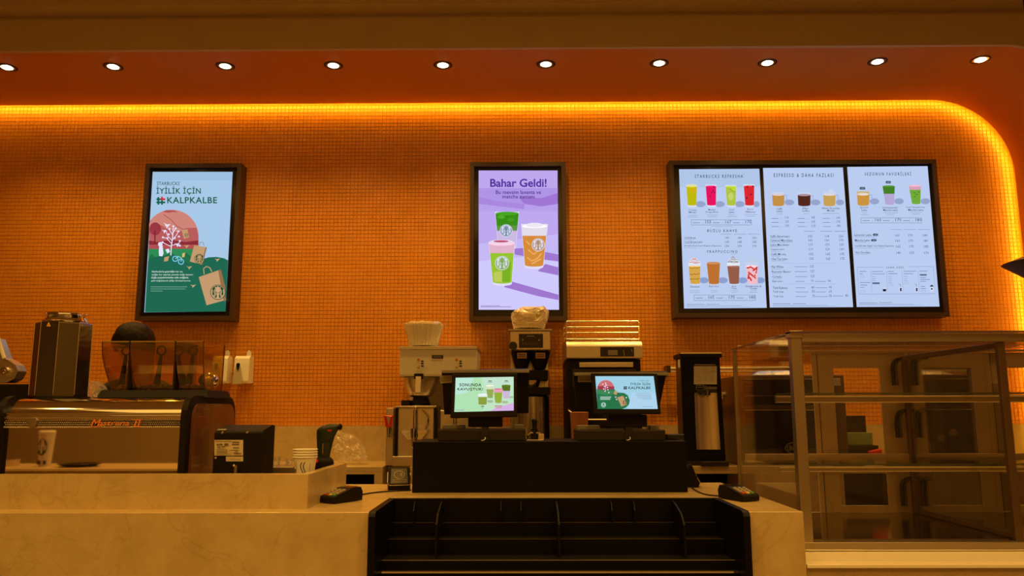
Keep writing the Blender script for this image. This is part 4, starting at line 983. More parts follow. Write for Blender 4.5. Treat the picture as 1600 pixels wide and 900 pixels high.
A.crop(320, 640, 8.182)
A.rect(122,388,490,588,LB); A.rect(270,598,490,662,LB); A.build('sticker', t)
A.mb = MB(); A.k = 4
for x0, x1, y, h in ((135,345,405,6),(350,440,415,12),(345,440,443,12),(150,180,445,14),(185,228,443,16),(250,300,445,26),(160,200,478,14),(210,260,476,12),(150,290,510,5),(150,290,525,5),(150,290,540,5),(150,290,555,5),(360,440,490,12),(310,430,520,7),(380,425,540,8),(370,470,563,12),(140,340,572,5),(310,460,630,3),(310,460,640,3)):
    A.line([(x0,y),(x1,y)], h, LP_)
A.build('sticker_print', t)
for x, y in ((229,292),(545,290),(143,615),(378,714)):
    q = W(320+x/8.182, 640+y/8.182, 3.719); MB().m(CHROME).cyl((q.x,3.714,q.z),(q.x,3.721,q.z),.0055,.006,10).build('screw', t)
q = W(320+400/8.182, 738, 3.71); MB().m(BRONZE).box(q.x-.006,q.x+.006,3.70,3.718,CZ+.001,q.z+.03).build('cable_plug', t)

# paper cups: four nested
cx = W(476, 730, 3.78).x; cy = 3.78
rt = (W(495.5,703,cy).x-W(458,703,cy).x)/2
zt_ = W(476, 701.5, cy).z
CUPW = mat('paper_cup_white', (0.84,0.80,0.70), .55); names = ['topmost', 'second from the top', 'third from the top', 'lowest']
hcup = .098; PRN = mat('cup_print', (0.05,0.045,0.05), .5)
for i in range(4):
    zt2 = zt_-i*.0118
    z0_ = zt2-hcup; rb = rt*.70
    cl = Vector((cx, cy, CZ+0.0))
    t = thing('paper_cup', 'white paper cup, %s of the nested stack beside the printer' % names[i], 'cup', (cx, cy, z0_), 'nested paper cups')
    mb = MB().m(CUPW).lathe(cx, cy, [(rb,z0_),(rt*.965,zt2-.003),(rt*.94,zt2-.003),(rb*.97,z0_+.004),(0,z0_+.004)], 32); mb.build('cup_wall', t)
    MB().m(CUPW).tube([(cx+rt*.975*math.cos(2*math.pi*k/28),cy+rt*.975*math.sin(2*math.pi*k/28),zt2-.002) for k in range(29)], .0030, 6).build('rolled_rim', t)
    if i == 3:
        def cs(th, u, o=.0006): r_ = rb+(rt*.965-rb)*u+o; return (cx+r_*math.sin(th), cy-r_*math.cos(th), z0_+(hcup-.003)*u)
        mb = MB().m(PRN)
        for off in (.0, .26):
            N = 12
            for k in range(N):
                u0 = .05+.75*k/N; u1 = .05+.75*(k+1)/N; f = lambda u: off+.13*math.sin(u*8)
                mb.add([cs(f(u0)-.045,u0),cs(f(u0)+.045,u0),cs(f(u1)+.045,u1),cs(f(u1)-.045,u1)], [(0,1,2,3)])
        mb.m(mat('orange_print', (.5,.12,.03), .5)); mb.add([cs(-1.1,.45),cs(-.62,.45),cs(-.62,.78),cs(-1.1,.78)], [(0,1,2,3)]); mb.m(PRN).add([cs(-1.1,.1),cs(-.62,.1),cs(-.7,.45),cs(-1.0,.45)], [(0,1,2,3)])
        mb.add([cs(.75,.1),cs(.79,.1),cs(.79,.7),cs(.75,.7)], [(0,1,2,3)]); mb.build('cup_print', t)
# low shelf/tray with clear lids
ta, tb = W(424, 729, 4.05).x, W(459, 729, 4.05).x; tz = W(440, 729.5, 4.05).z
MB().m(BRONZE).box(ta-.10, tb, 4.05, 4.25, CZ, tz).build('tray', label='low brown metal tray with clear plastic cups behind the paper cups', cat='tray', bevel=.004)
for i, (px, r_, h_) in enumerate(((431,.022,.045),(441,.030,.020),(452,.018,.036))):
    x = W(px, 725, 4.12).x
    MB().m(glass('lid_plastic', (.93,.93,.90), .10, .08, haze=.10)).lathe(x, 4.12+.02*(i%2), [(r_*.8,tz+.001),(r_,tz+h_*.8),(r_*.97,tz+h_),(r_*.5,tz+h_+.002),(0,tz+h_+.001)], 18).build('plastic_cup',
        label=('clear plastic cup on the tray, nearest the printer','low wide clear plastic cup in the middle of the tray','narrow clear plastic cup on the tray, nearest the paper cups')[i], cat='cup', group='clear plastic cups on the tray')
# handheld tool standing upright
ty = 4.17
def L(x, y): q = W(480+x/10, 650+y/10, ty); return q.x, q.z
t = thing('handheld_tool', 'dark green and black handheld tool with red trim standing upright by the cups', 'tool', (L(260,790)[0], ty, CZ))
mb = MB().m(GREEN)
def loft(mb, secs, ny=16):
    """sections: list of (cx,cz,half width,half depth) swept upward with rounded outline"""
    n_ = ny; vs_ = []
    for (x, z, hw, hd, tl) in secs:
        for k in range(n_):
            a_ = 2*math.pi*k/n_; c_, s_ = math.cos(a_), math.sin(a_)
            ux_ = math.copysign(abs(c_)**.6, c_)*hw; vy = math.copysign(abs(s_)**.6, s_)*hd
            vs_.append((x+ux_, ty+vy, z+ux_*tl))
    m_ = len(secs); fs_ = [(i*n_+k, i*n_+(k+1)%n_, (i+1)*n_+(k+1)%n_, (i+1)*n_+k) for i in range(m_-1) for k in range(n_)]
    fs_ += [tuple(range(n_))[::-1], tuple((m_-1)*n_+k for k in range(n_))]
    mb.add(vs_, fs_, True)
S = []
for y, xa, xb, hd in ((640,168,350,.020),(560,160,365,.022),(440,156,392,.024),(330,152,425,.026),(250,152,465,.028),(210,160,490,.028),(165,215,520,.026),(135,300,505,.020),(122,350,450,.010)):
    xa_, z_ = L(xa, y); xb_, _ = L(xb, y); S.append(((xa_+xb_)/2, z_, (xb_-xa_)/2, hd, 0))
loft(mb, S); mb.build('body', t, sharp=60)
S = []
for y, xa, xb, hd in ((800,130,405,.034),(740,132,412,.036),(690,140,400,.034),(655,160,370,.026),(635,168,350,.020)):
    xa_, z_ = L(xa, y); xb_, _ = L(xb, y); S.append(((xa_+xb_)/2, z_, (xb_-xa_)/2, hd, 0))
mb = MB().m(BLACKM); loft(mb, S); mb.box(L(130,800)[0]+.005, L(405,800)[0]-.005, ty-.03, ty+.03, CZ, L(0,798)[1]); mb.build('foot', t, sharp=60)
xa_, z_ = L(515, 165); MB().m(BLACKM).ball((xa_,ty,z_-.002),.011,.018,.017).build('nozzle', t)
q0, q1 = L(150,720), L(200,672); MB().m(RED).box(q0[0]-.004,q1[0],ty-.038,ty-.028,q0[1],q1[1]).build('red_trim', t, bevel=.001)
q0, q1 = L(256,590), L(268,425); MB().m(CHROME).box(q0[0],q1[0],ty-.0255,ty-.022,q0[1],q1[1]).build('metal_strip', t)
q0, q1 = L(300,400), L(385,340); MB().m(BLACKG).box(q0[0],q1[0],ty-.028,ty-.02,q0[1],q1[1]).build('button', t, bevel=.002)
q0, q1 = L(340,235), L(400,215); MB().m(RED).box(q0[0],q1[0],ty-.030,ty-.02,q0[1],q1[1]).build('red_mark', t)

# crumpled clear film bags
def crumple(name, cx, cy, z0, rx, ry, rz, seed, label, shape=None, material=POLY):
    bm = bmesh.new(); bmesh.ops.create_icosphere(bm, subdivisions=6, radius=1.0)
    for v in bm.verts:
        p = v.co.copy(); n_ = noise.noise(p*1.3+Vector((seed,0,0)))*.30-abs(noise.noise(p*2.6+Vector((0,seed,0))))*.42-abs(noise.noise(p*5+Vector((0,0,seed))))*.16+.14
        p = p*(0.82+n_)
        q = Vector((p.x*rx, p.y*ry, (p.z*.5+.5)*rz))
        if shape: q = shape(q)
        q.z = max(q.z, 0.0); v.co = q
    me = bpy.data.meshes.new(name); bm.to_mesh(me); bm.free(); me.materials.append(material)
    for pq in me.polygons: pq.use_smooth = True
    o = bpy.data.objects.new(name, me); COL.objects.link(o); o.location = (cx, cy, z0+.001); tag(o, label, 'bag'); LOC[o.name] = Vector((cx,cy,z0))
    return o
cxb = W(548, 720, 5.6).x
xw = (W(578,720,5.6).x-W(518,720,5.6).x)/2
def lean(q):
    k = max(0, min(1, (q.x/xw+1)/2)); q.z *= (1.05-.75*max(0, k-.12)); return q
crumple('plastic_bag', cxb, 5.6, BZ, xw*1.05, .16, W(540,664,5.6).z-BZ, 3.1, 'crumpled clear plastic bag on the back counter behind the green tool', lean)
xg = W(147, 610, 4.10).x
crumple('plastic_bag', xg, 4.10, zm+.001, .065, .06, W(148,594,4.10).z-zm, 9.4, 'small crumpled clear plastic bag on the espresso machine between canister and hopper')

# soap dispensers on the wall
def dispenser(px, label):
    ya = 5.90; x = W(px, 575, ya).x; zt1 = W(px, 556, ya).z; zb1 = W(px, 599, ya).z; s = (W(30,575,ya).x-W(0,575,ya).x)/30
    hw = 11.5*s
    t = thing('soap_dispenser', label, 'soap dispenser', (x, Y_T, zb1), 'white soap dispensers on the tiled wall')
    pf = [(Y_T-.001,zb1+.005),(Y_T-.001,zt1-.004),(Y_T-.02,zt1),(ya+.02,zt1),(ya,zt1-.015),(ya-.006,zt1-.06),(ya-.014,zb1+.012),(ya-.004,zb1),(ya+.03,zb1)]
    MB().m(WHITEP).prism(pf, 'x', x-hw, x+hw).build('housing', t, bevel=.010, seg=3)
    MB().m(WHITEP).prism([(x+.000*s,zt1-.004),(x+7*s,zt1-.004),(x+7*s,zt1+.030),(x+4*s,zt1+.05),(x+1.5*s,zt1+.046),(x,zt1+.030)], 'y', Y_T-.012, Y_T-.003).build('wall_hook', t, bevel=.003)
    mb = MB().m(mat('translucent_grey_cover', (0.50,0.46,0.34), .25))
    cxx = x-4.5*s; yy = ya-.016
    mb.prism([(cxx-7*s,zb1-.004),(cxx+7*s,zb1-.004),(cxx+7.5*s,zb1+.03),(cxx+4*s,zt1-.085),(cxx,zt1-.055),(cxx-4*s,zt1-.085),(cxx-7.5*s,zb1+.03)], 'y', yy-.006, ya+.01); mb.build('push_cover', t, bevel=.004)
    MB().m(BLACKG).prism([(cxx-2.9*s,zt1-.068),(cxx-1.2*s,zt1-.082-.02),(cxx,zt1-.115),(cxx+1.2*s,zt1-.082-.02),(cxx+2.9*s,zt1-.068),(cxx+1.8*s,zt1-.055),(cxx-1.8*s,zt1-.055)][::-1], 'y', yy-.009, yy).build('level_window', t)
    return t
dispenser(378, 'white wall soap dispenser with dark drop window, the right one of the pair')
dispenser(344, 'white wall soap dispenser partly hidden behind the amber bean hopper')

# ============================================================ BARISTA
def barista():
    hy = 4.86; px = W(214, 520, hy).x
    top = W(210, 507, hy).z
    s = top/1.80
    t = thing('person', 'person with short dark hair in black top standing bowed behind the espresso machine', 'person', (px, hy+.05, 0))
    SKIN = mat('skin', (0.52,0.32,0.20), .5); HAIR = mat('dark_brown_hair', (0.012,0.006,0.003), .5, bump=.9, scale=120, spec=.12); SHIRT = mat('black_shirt', (0.016,0.013,0.011), .8, noise_amt=.2, scale=12)
    PANT = mat('dark_trousers', (0.02,0.018,0.018), .85)
    def skin(name, verts, edges, radii, root, m_, sub=2):
        me = bpy.data.meshes.new(name); me.from_pydata([(x*s, y*s, z*s) for x, y, z in verts], edges, []); me.materials.append(m_)
        o = bpy.data.objects.new(name, me); COL.objects.link(o); o.parent = t; LOC[o.name] = LOC[t.name]
        sk = o.modifiers.new('skin', 'SKIN'); 
        if not me.skin_vertices: me.skin_vertices.new() if hasattr(me.skin_vertices, 'new') else None
        for i, r in enumerate(radii):
            sv = me.skin_vertices[0].data[i]; sv.radius = (r*s, r*s*.92) if not isinstance(r, tuple) else (r[0]*s, r[1]*s); sv.use_root = i == root
        sb = o.modifiers.new('sub', 'SUBSURF'); sb.levels = sub; sb.render_levels = sub
        for p in me.polygons: p.use_smooth = True
        sk.use_smooth_shade = True
        return o
    # local coords: facing -y (towards the machine), head bowed
    V = [(0,.02,.95),(0,.03,1.10),(0,.02,1.28),(0,.0,1.42),(0,-.03,1.50),(0,-.06,1.56),        # pelvis, waist, chest, upper chest, neck, head base
         (.10,.0,1.42),(.19,.0,1.40),(.24,-.06,1.22),(.235,-.16,1.10),(.16,-.34,1.14),(.14,-.40,1.15),
         (-.10,.0,1.42),(-.19,.0,1.40),(-.25,-.05,1.22),(-.24,-.16,1.10),(-.17,-.34,1.15),(-.15,-.40,1.16),
         (.10,.02,.90),(.105,.0,.50),(.11,.03,.10),(.115,-.08,.035),
         (-.10,.02,.90),(-.105,.0,.50),(-.11,.03,.10),(-.115,-.08,.035)]
    E = [(0,1),(1,2),(2,3),(3,4),(4,5),(3,6),(6,7),(7,8),(8,9),(9,10),(10,11),(3,12),(12,13),(13,14),(14,15),(15,16),(16,17),(0,18),(18,19),(19,20),(20,21),(0,22),(22,23),(23,24),(24,25)]
    Rr = [(.15,.11),(.14,.10),(.16,.11),(.13,.09),(.055,.055),(.055,.055),(.08,.07),(.068,.065),(.052,.05),(.042,.04),(.030,.028),(.026,.03),
          (.08,.07),(.068,.065),(.052,.05),(.042,.04),(.030,.028),(.026,.03),(.095,.09),(.062,.062),(.045,.045),(.042,.035),(.095,.09),(.062,.062),(.045,.045),(.042,.035)]
    body = skin('body', V, E, Rr, 0, SHIRT)
    # neck skin and head (bowed forward)
    bm = bmesh.new(); bmesh.ops.create_uvsphere(bm, u_segments=28, v_segments=20, radius=1.0)
    for v in bm.verts:
        x, y, z = v.co
        hw = .078*(1-.18*max(0,-z)); q = Vector((x*hw, y*.098, z*.118))
        if y < -.2 and z < .1: q.y -= .006*(1-abs(x))
        if y < 0:
            q.y -= .016*math.exp(-((x/.16)**2))*math.exp(-(((z+.12)/.16)**2))                 # nose
            for ex in (-.36,.36): q.y += .010*math.exp(-(((x-ex)/.16)**2))*math.exp(-(((z-.08)/.10)**2))   # eye sockets
            q.y -= .005*math.exp(-((x/.30)**2))*math.exp(-(((z+.48)/.07)**2))                # lips
            q.y -= .008*math.exp(-((x/.35)**2))*math.exp(-(((z+.80)/.15)**2))                # chin
        v.co = q
    me = bpy.data.meshes.new('head'); bm.to_mesh(me); bm.free(); me.materials.append(SKIN)
    for p in me.polygons: p.use_smooth = True
    head = bpy.data.objects.new('head', me); COL.objects.link(head); head.parent = t; LOC[head.name] = LOC[t.name]
    HM = Matrix.Translation((0,-.085*s,1.665*s)) @ Matrix.Rotation(R(28), 4, 'X') @ Matrix.Scale(s, 4)
    me.transform(HM)
    loc = LOC[t.name]
    def hb(mb): mb.M = Matrix.Translation(loc) @ HM; return mb
    for sg in (-1, 1):
        hb(MB()).m(SKIN).ball((sg*.078,.005,-.005),.012,.020,.030).build('ear', t)
        hb(MB()).m(WHITEP).ball((sg*.029,-.082,.010),.013,.010,.010).build('eye', t)
        hb(MB()).m(INK).ball((sg*.029,-.090,.010),.005,.004,.005).build('iris', t)
        hb(MB()).m(HAIR).tube([(sg*.014,-.100,.030),(sg*.03,-.098,.036),(sg*.047,-.088,.030)], .004, 6).build('eyebrow', t)
    hb(MB()).m(mat('lips', (.40,.16,.12), .5)).tube([(-.022,-.098,-.054),(-.008,-.106,-.052),(.008,-.106,-.052),(.022,-.098,-.054)], .004, 6).build('mouth', t)
    # hair cap, tousled
    bm = bmesh.new(); bmesh.ops.create_icosphere(bm, subdivisions=5, radius=1.0)
    for v in bm.verts:
        x, y, z = v.co; n_ = noise.noise(v.co*2.6)*.05+abs(noise.noise(Vector((x*9,y*9,z*3))))*.035
        k = 1.10+n_
        q = Vector((math.copysign(abs(x)**.85,x)*.106*k, y*.116*k+.010, z*.122*k+.008))
        lim = .035 if y < -.25 else (-.03 if y < .3 else -.085)
        if q.z < lim: q.z = lim; q.x *= .86; q.y = q.y*.86+.004
        v.co = q
    me = bpy.data.meshes.new('hair'); bm.to_mesh(me); bm.free(); me.materials.append(HAIR)
    for p in me.polygons: p.use_smooth = True
    me.transform(HM); h = bpy.data.objects.new('hair', me); COL.objects.link(h); h.parent = t
    # hands with five fingers
    for sg in (-1, 1):
        wx, wy, wz = (sg*.145, -.40, 1.155)
        Vv = [(wx,wy,wz),(wx-sg*.005,wy-.045,wz-.005),(wx-sg*.008,wy-.085,wz-.012)]; Ee = [(0,1),(1,2)]; Rv = [(.026,.02),(.036,.016),(.036,.013)]
        for k, ln in enumerate((.070,.080,.075,.058)):
            fx = wx-sg*(.034-.021*k); b0 = len(Vv)
            Vv += [(fx,wy-.088,wz-.012),(fx,wy-.088-ln*.5,wz-.020),(fx,wy-.088-ln*.85,wz-.045)]; Ee += [(2,b0),(b0,b0+1),(b0+1,b0+2)]; Rv += [(.0095,.0095),(.0088,.0088),(.0075,.0075)]
        b0 = len(Vv); Vv += [(wx-sg*.045,wy-.045,wz-.012),(wx-sg*.060,wy-.085,wz-.028)]; Ee += [(1,b0),(b0,b0+1)]; Rv += [(.012,.012),(.0095,.0095)]
        skin('hand', Vv, Ee, Rv, 0, SKIN, 1)
        mb = MB().m(BLACKG); mb.M = Matrix.Translation(loc) @ Matrix.Scale(s, 4); mb.box(sg*.11-.045, sg*.11+.045, -.19, .08, .0, .07); mb.build('shoe', t, bevel=.02)
    GA = mat('green_apron', (0.02,0.07,0.04), .8)
    mb = MB().m(GA); mb.M = Matrix.Translation(loc) @ Matrix.Scale(s, 4)
    mb.hexa([(-.17,-.135,.55),(.17,-.135,.55),(.17,-.125,.55),(-.17,-.125,.55),(-.13,-.150,1.36),(.13,-.150,1.36),(.13,-.14,1.36),(-.13,-.14,1.36)]); mb.build('apron', t, bevel=.004)
    return t
barista()

# ============================================================ BREWERS ON THE BACK COUNTER
# twin coffee brewer
YB = 5.45
def X(px, Y=YB, py=600): return W(px, py, Y).x
def Z(py, Y=YB, px=700): return W(px, py, Y).z
t = thing('coffee_brewer', 'cream and steel twin coffee brewer with basket left of the registers', 'coffee maker', (X(684), 5.6, BZ))
MB().m(CREAM).box(X(624), X(745), YB, 5.95, Z(584), Z(546)).build('control_head', t, bevel=.004)
MB().m(STEEL).box(X(623)-.004, X(745)+.004, YB-.006, 5.955, Z(546), Z(541)).build('top_cover', t, bevel=.003)
MB().m(mat('pale_trim', (.5,.42,.3), .4)).box(X(624)-.002, X(690), YB-.004, 5.9, Z(588), Z(584)).build('lower_trim', t, bevel=.002)
MB().m(CREAM).box(X(630), X(742), 5.80, 5.94, BZ, Z(586)).build('back_column', t, bevel=.003)
A = Art((0,YB-.0008,0),(0,-1,0)); A.crop(590,480,3.103)
A.rect(263,232,318,249,INK); A.rect(270,236,310,245,mat('dim_display', (.10,.09,.08), .3))
A.text('FETCO', 264, 257, 318, 263, mat('label_print', (0.12,0.09,0.05), .6), .0, 1)
for x in (198, 383):
    A.ell(x, 256, 7.5, 7.5, mat('orange_button', (.55,.14,.05), .4), 14); A.ell(x, 293, 7.5, 6.5, mat('yellow_button', (.45,.33,.10), .4), 14)
for x in (217, 402):
    for y in (262, 273, 285): A.ell(x, y, 7.5, 4, INK, 12)
A.build('control_print', t)
def basket(px):
    x = X(px); z0_, z1_ = Z(621), Z(588)
    bk = MB().m(STEEL).lathe(x, 5.55, [(.05,z0_),(.085,z0_+.015),(.118,z1_-.06),(.124,z1_-.004),(.118,z1_-.004),(.08,z0_+.03)], 28).build('brew_basket', t)
    MB().m(BRONZE).prism([(5.425,z1_),(5.40,z1_),(5.375,z0_+.03),(5.395,z0_+.03)], 'x', x-.018, x+.018).build('basket_handle', bk, bevel=.003)
    MB().m(BLACKM).box(x-.03, x+.03, 5.40, 5.44, z1_-.02, z1_+.018).build('basket_catch', t, bevel=.003)
    MB().m(BLACKM).cyl((x,5.55,Z(633)),(x,5.55,z0_+.004),.07,.05,20).build('drip_cone', t)
basket(655); basket(722)
MB().m(BLACKM).box(X(627), X(640), 5.46, 5.6, Z(634), Z(625)).build('side_knob', t, bevel=.004)
# coffee server under it
t = thing('coffee_server', 'rectangular steel coffee server with faucet standing under the twin brewer', 'coffee urn', (X(655), 5.6, BZ))
sz = BZ+.001
MB().m(STEEL).box(X(622), X(681), 5.42, 5.74, sz, Z(636)).build('body', t, bevel=.01)
MB().m(STEEL).box(X(620), X(683), 5.40, 5.76, Z(637), Z(634)).build('lid', t, bevel=.003)
for px in (621, 681): MB().m(BLACKM).box(X(px)-.004, X(px)+.016, 5.405, 5.43, sz, Z(637)).build('edge_strip', t, bevel=.003)
MB().m(CHROME).cyl((X(651),5.40,Z(688)),(X(651),5.40,Z(640)),.016,.013).cyl((X(651),5.40,Z(640)),(X(651),5.40,Z(635)),.013,.004).build('sight_gauge', t)
mb = MB().m(CHROME).box(X(631),X(671),5.355,5.40,Z(677),Z(671)).cyl((X(651),5.36,Z(683)),(X(651),5.36,Z(669)),.024).cyl((X(651),5.34,Z(698)),(X(651),5.36,Z(684)),.012,.020).prism([(X(633),Z(677)),(X(669),Z(677)),(X(662),Z(686)),(X(641),Z(686))], 'y', 5.365, 5.395)
mb.build('faucet', t, bevel=.002)
MB().m(CHROME).tube(smooth_pts([Vector((X(661),5.41,Z(640))),Vector((X(669),5.40,Z(648))),Vector((X(671),5.40,Z(658))),Vector((X(667),5.40,Z(670)))]), .005, 6).build('wire_handle', t)
MB().m(STEEL).box(X(618), X(684), 5.38, 5.80, sz, Z(712)).build('base', t, bevel=.003)
# second server seen between register parts
t = thing('coffee_server', 'plain steel coffee server mostly hidden behind the left register', 'coffee urn', (X(722), 5.6, BZ))
MB().m(STEEL).box(X(688), X(742), 5.42, 5.74, sz, Z(640)).build('body', t, bevel=.01)
MB().m(CHROME).cyl((X(712),5.405,Z(688)),(X(712),5.405,Z(650)),.012).build('sight_gauge', t)
# hot water column with red tap
t = thing('water_tower', 'narrow steel hot water column with red tap handle beside the coffee server', 'water boiler', (X(611), 5.6, BZ))
MB().m(STEEL).box(X(605), X(617), 5.44, 5.74, sz, Z(637)).build('body', t, bevel=.004)
x_ = X(609, 5.38)
MB().m(CHROME).cyl((x_,5.37,Z(670,5.37)),(x_,5.44,Z(670,5.37)),.016).cyl((x_,5.37,Z(683,5.37)),(x_,5.37,Z(667,5.37)),.015,.018).build('tap', t)
z_a, z_b = Z(666,5.37), Z(650,5.37)
mb = MB().m(RED).tube([(x_-.012,5.365,z_a),(x_-.023,5.36,z_b),(x_+.023,5.36,z_b),(x_+.012,5.365,z_a)], .010, 8).cyl((x_,5.37,z_a-.006),(x_,5.37,z_a+.006),.018)
mb.build('red_handle', t)

# paper filters in clear film
FILT = mat('coffee_filter_paper', (0.92,0.84,0.66), .8)
def filter_stack(px, Y, y0, y1, hw, label, tilt=0, k=1.0):
    x = X(px, Y); FILM = glass('filter_film', (0.93, 0.93, 0.90), 0.10, 0.10, haze=0.16, hcol=(0.95,0.88,0.72)); zb_, zt1 = Z(y0, Y), Z(y1, Y); s1 = hw
    t = thing('filter_stack', label, 'coffee filters', (x, Y, zb_))
    for j in range(4):
        o = j*.010; n_ = 96
        MB().m(FILT).lathe(x+tilt*o, Y, [(s1*.72,zb_+.001+o),(s1*.74,zb_+.01+o),(s1*(.93+.02*j),zt1-.035+o*.6),(s1*(.90+.02*j),zt1-.035+o*.6),(s1*.70,zb_+.012+o)], n_, flute=.06, fn=24).build('paper_filter', t)
    mb = MB().m(FILM).lathe(x, Y, [(s1*.78,zb_+.0005),(s1*.86,zb_+(zt1-zb_)*.3),(s1*1.04,zt1-.03),(s1*1.06,zt1-.01),(s1*.95,zt1+.004),(s1*.6,zt1-.002),(0,zt1-.006)], 60, flute=.03, fn=11); o = mb.build('clear_film', t)
    dm = o.modifiers.new('d', 'DISPLACE'); tx = bpy.data.textures.new('crumple', 'CLOUDS'); tx.noise_scale = .04; dm.texture = tx; dm.strength = .02
    return t
filter_stack(661, 5.62, 541, 505, X(690,5.62)-X(661,5.62), 'fluted paper coffee filters in clear film on top of the cream brewer')
# steel single brewer
t = thing('coffee_brewer', 'narrow steel coffee brewer with round knob and two black spouts in the middle', 'coffee maker', (X(830), 5.6, BZ))
MB().m(STEELV).box(X(796), X(862), YB, 5.90, Z(548), Z(517)).build('control_head', t, bevel=.008)
MB().m(BRONZE).box(X(795)-.003, X(863)+.003, YB-.004, 5.905, Z(517.5), Z(515)).build('top_cover', t, bevel=.002)
MB().m(STEELV).box(X(797), X(860), 5.72, 5.88, BZ+.001, Z(549)).build('back_column', t, bevel=.004)
MB().m(BLACKG).box(X(811), X(849), YB-.006, YB, Z(544), Z(522)).build('touch_panel', t, bevel=.004)
A = Art((0,YB-.0065,0),(0,-1,0)); A.crop(760,470,3.914); DD = mat('dim_print', (.30,.24,.16), .4)
A.line([(248,216),(292,216)], 4, DD)
for x in (236, 270, 304): A.box(x-12, 257, x+12, 268, 2, mat('dim_print2', (.14,.08,.04), .4))
for x, y in ((222,238),(322,240)): A.ell(x, y, 5, 5, DD, 8)
A.build('panel_print', t)
MB().m(BLACKG).cyl((X(802),YB-.03,Z(541)),(X(802),YB,Z(541)),.028,.030,24).build('round_knob', t)
for px, q in ((815,1),(844,-1)):
    x = X(px); MB().m(BLACKM).lathe(x, 5.56, [(.035,Z(577)),(.05,Z(570)),(.072,Z(553)),(.075,Z(549))], 20).build('spout_funnel', t)
    A = Art((0,5.47,0),(0,-1,0)); A.rect(px-7, 551, px+8, 560, mat('orange_label', (.40,.22,.10), .5)); A.line([(px-5,554),(px+6,554)], 1.2, INK); A.line([(px-5,557),(px+6,557)], 1.2, INK); A.build('label_plate', t)
MB().m(BLACKM).box(X(826), X(857), 5.50, 5.70, Z(594), Z(578)).box(X(797), X(860), 5.48, 5.72, Z(617), Z(605)).build('shelf_block', t, bevel=.005)
MB().m(CHROME).cyl((X(830),5.56,Z(606)),(X(830),5.56,Z(594)),.05,.07,24).build('steel_funnel', t)
t = thing('coffee_server', 'round brushed steel coffee server under the narrow middle brewer', 'coffee urn', (X(832), 5.6, BZ))
xs0, xs1 = X(806), X(859)
MB().m(STEELV).lathe((xs0+xs1)/2, 5.60, [((xs1-xs0)/2*.98,BZ+.002),((xs1-xs0)/2,BZ+.03),((xs1-xs0)/2,Z(620)),((xs1-xs0)/2*.9,Z(618))], 40).build('body', t)
MB().m(BLACKM).lathe((xs0+xs1)/2, 5.60, [((xs1-xs0)/2*.92,Z(618)),((xs1-xs0)/2*.85,Z(617.2)),(0,Z(617.2))], 32).build('lid', t)
# bulky filter bag on top
x = X(829, 5.66); zb_ = Z(515, 5.66)+.001
t = thing('filter_bag', 'bulky film bag of paper filters resting on the middle brewer under the lilac sign', 'coffee filters', (x, 5.66, zb_))
hwb = (X(864,5.66)-X(795,5.66))/2
for j in range(4):
    o_ = j*.012; MB().m(FILT).lathe(x-.01+o_*.4, 5.66, [(hwb*.68,zb_+.002+o_),(hwb*.80,zb_+.09+o_),(hwb*.76,zb_+.09+o_),(hwb*.62,zb_+.012+o_)], 96, flute=.035, fn=26).build('paper_filter', t)
bm = bmesh.new(); bmesh.ops.create_icosphere(bm, subdivisions=6, radius=1.0); hh_ = Z(478,5.66)-zb_
for v in bm.verts:
    p = v.co.copy(); k = .93+.10*noise.noise(p*2.2)+.09*abs(noise.noise(p*5))-.04*abs(noise.noise(p*12))
    p = Vector((math.copysign(abs(p.x)**.6,p.x), math.copysign(abs(p.y)**.6,p.y), math.copysign(abs(p.z)**.6,p.z)))*k
    q = Vector((p.x*hwb*.95*(.90+.10*p.z), p.y*.15, (p.z*.5+.5)*hh_*(.93+.07*p.x))); q.z = max(q.z, 0); v.co = q
me = bpy.data.meshes.new('clear_film'); bm.to_mesh(me); bm.free(); me.materials.append(glass('tan_film', (0.80,0.72,0.55), .08, .15, haze=.55, hcol=(.95,.82,.58)))
for pq in me.polygons: pq.use_smooth = True
o = bpy.data.objects.new('clear_film', me); COL.objects.link(o); o.parent = t
# oven with wire rack on top
YO = 5.42
t = thing('warming_oven', 'black and steel warming oven with control panel behind the right register', 'oven', (X(945), 5.6, BZ))
MB().m(STEEL).prism([(YO,Z(561,YO)),(YO,Z(540,YO)),(YO+.03,Z(533,YO)),(5.90,Z(532,YO)),(5.90,Z(561,YO))], 'x', X(886,YO), X(1005,YO)).build('control_head', t, bevel=.008)
MB().m(BLACKG).box(X(939,YO), X(992,YO), YO-.004, YO, Z(558,YO), Z(543,YO)).build('control_panel', t, bevel=.003)
A = Art((0,YO-.0048,0),(0,-1,0)); A.rect(950,547,965,555,mat('lcd_grey', (.24,.20,.15), .3)); A.line([(974,547),(976,556)],1,DD); A.line([(986,545),(988,550)],1,DD); A.build('panel_print', t)
MB().m(BLACKM).box(X(886,YO), X(1003,YO), YO+.034, 5.90, BZ+.001, Z(562,YO)).build('body', t, bevel=.006)
dr = MB().m(BLACKG).box(X(894,YO), X(996,YO), YO+.02, YO+.032, BZ+.06, Z(576,YO)).build('door', t, bevel=.004)
MB().m(STEEL).box(X(905,YO), X(990,YO), YO-.02, YO+.03, Z(575,YO), Z(567,YO)).build('door_edge', dr, bevel=.004)
MB().m(CHROME).tube([(X(888,YO),YO+.02,Z(640,YO)),(X(888,YO),YO-.02,Z(642,YO)),(X(906,YO),YO-.03,Z(656,YO)),(X(948,YO),YO-.03,Z(656,YO))], .007, 8).build('door_handle', dr)
zr = Z(532,YO)+.001
t = thing('wire_rack', 'chrome wire rack with rails standing on top of the warming oven', 'rack', (X(945,YO), 5.6, zr))
xa, xb = X(887,YO), X(1001,YO)
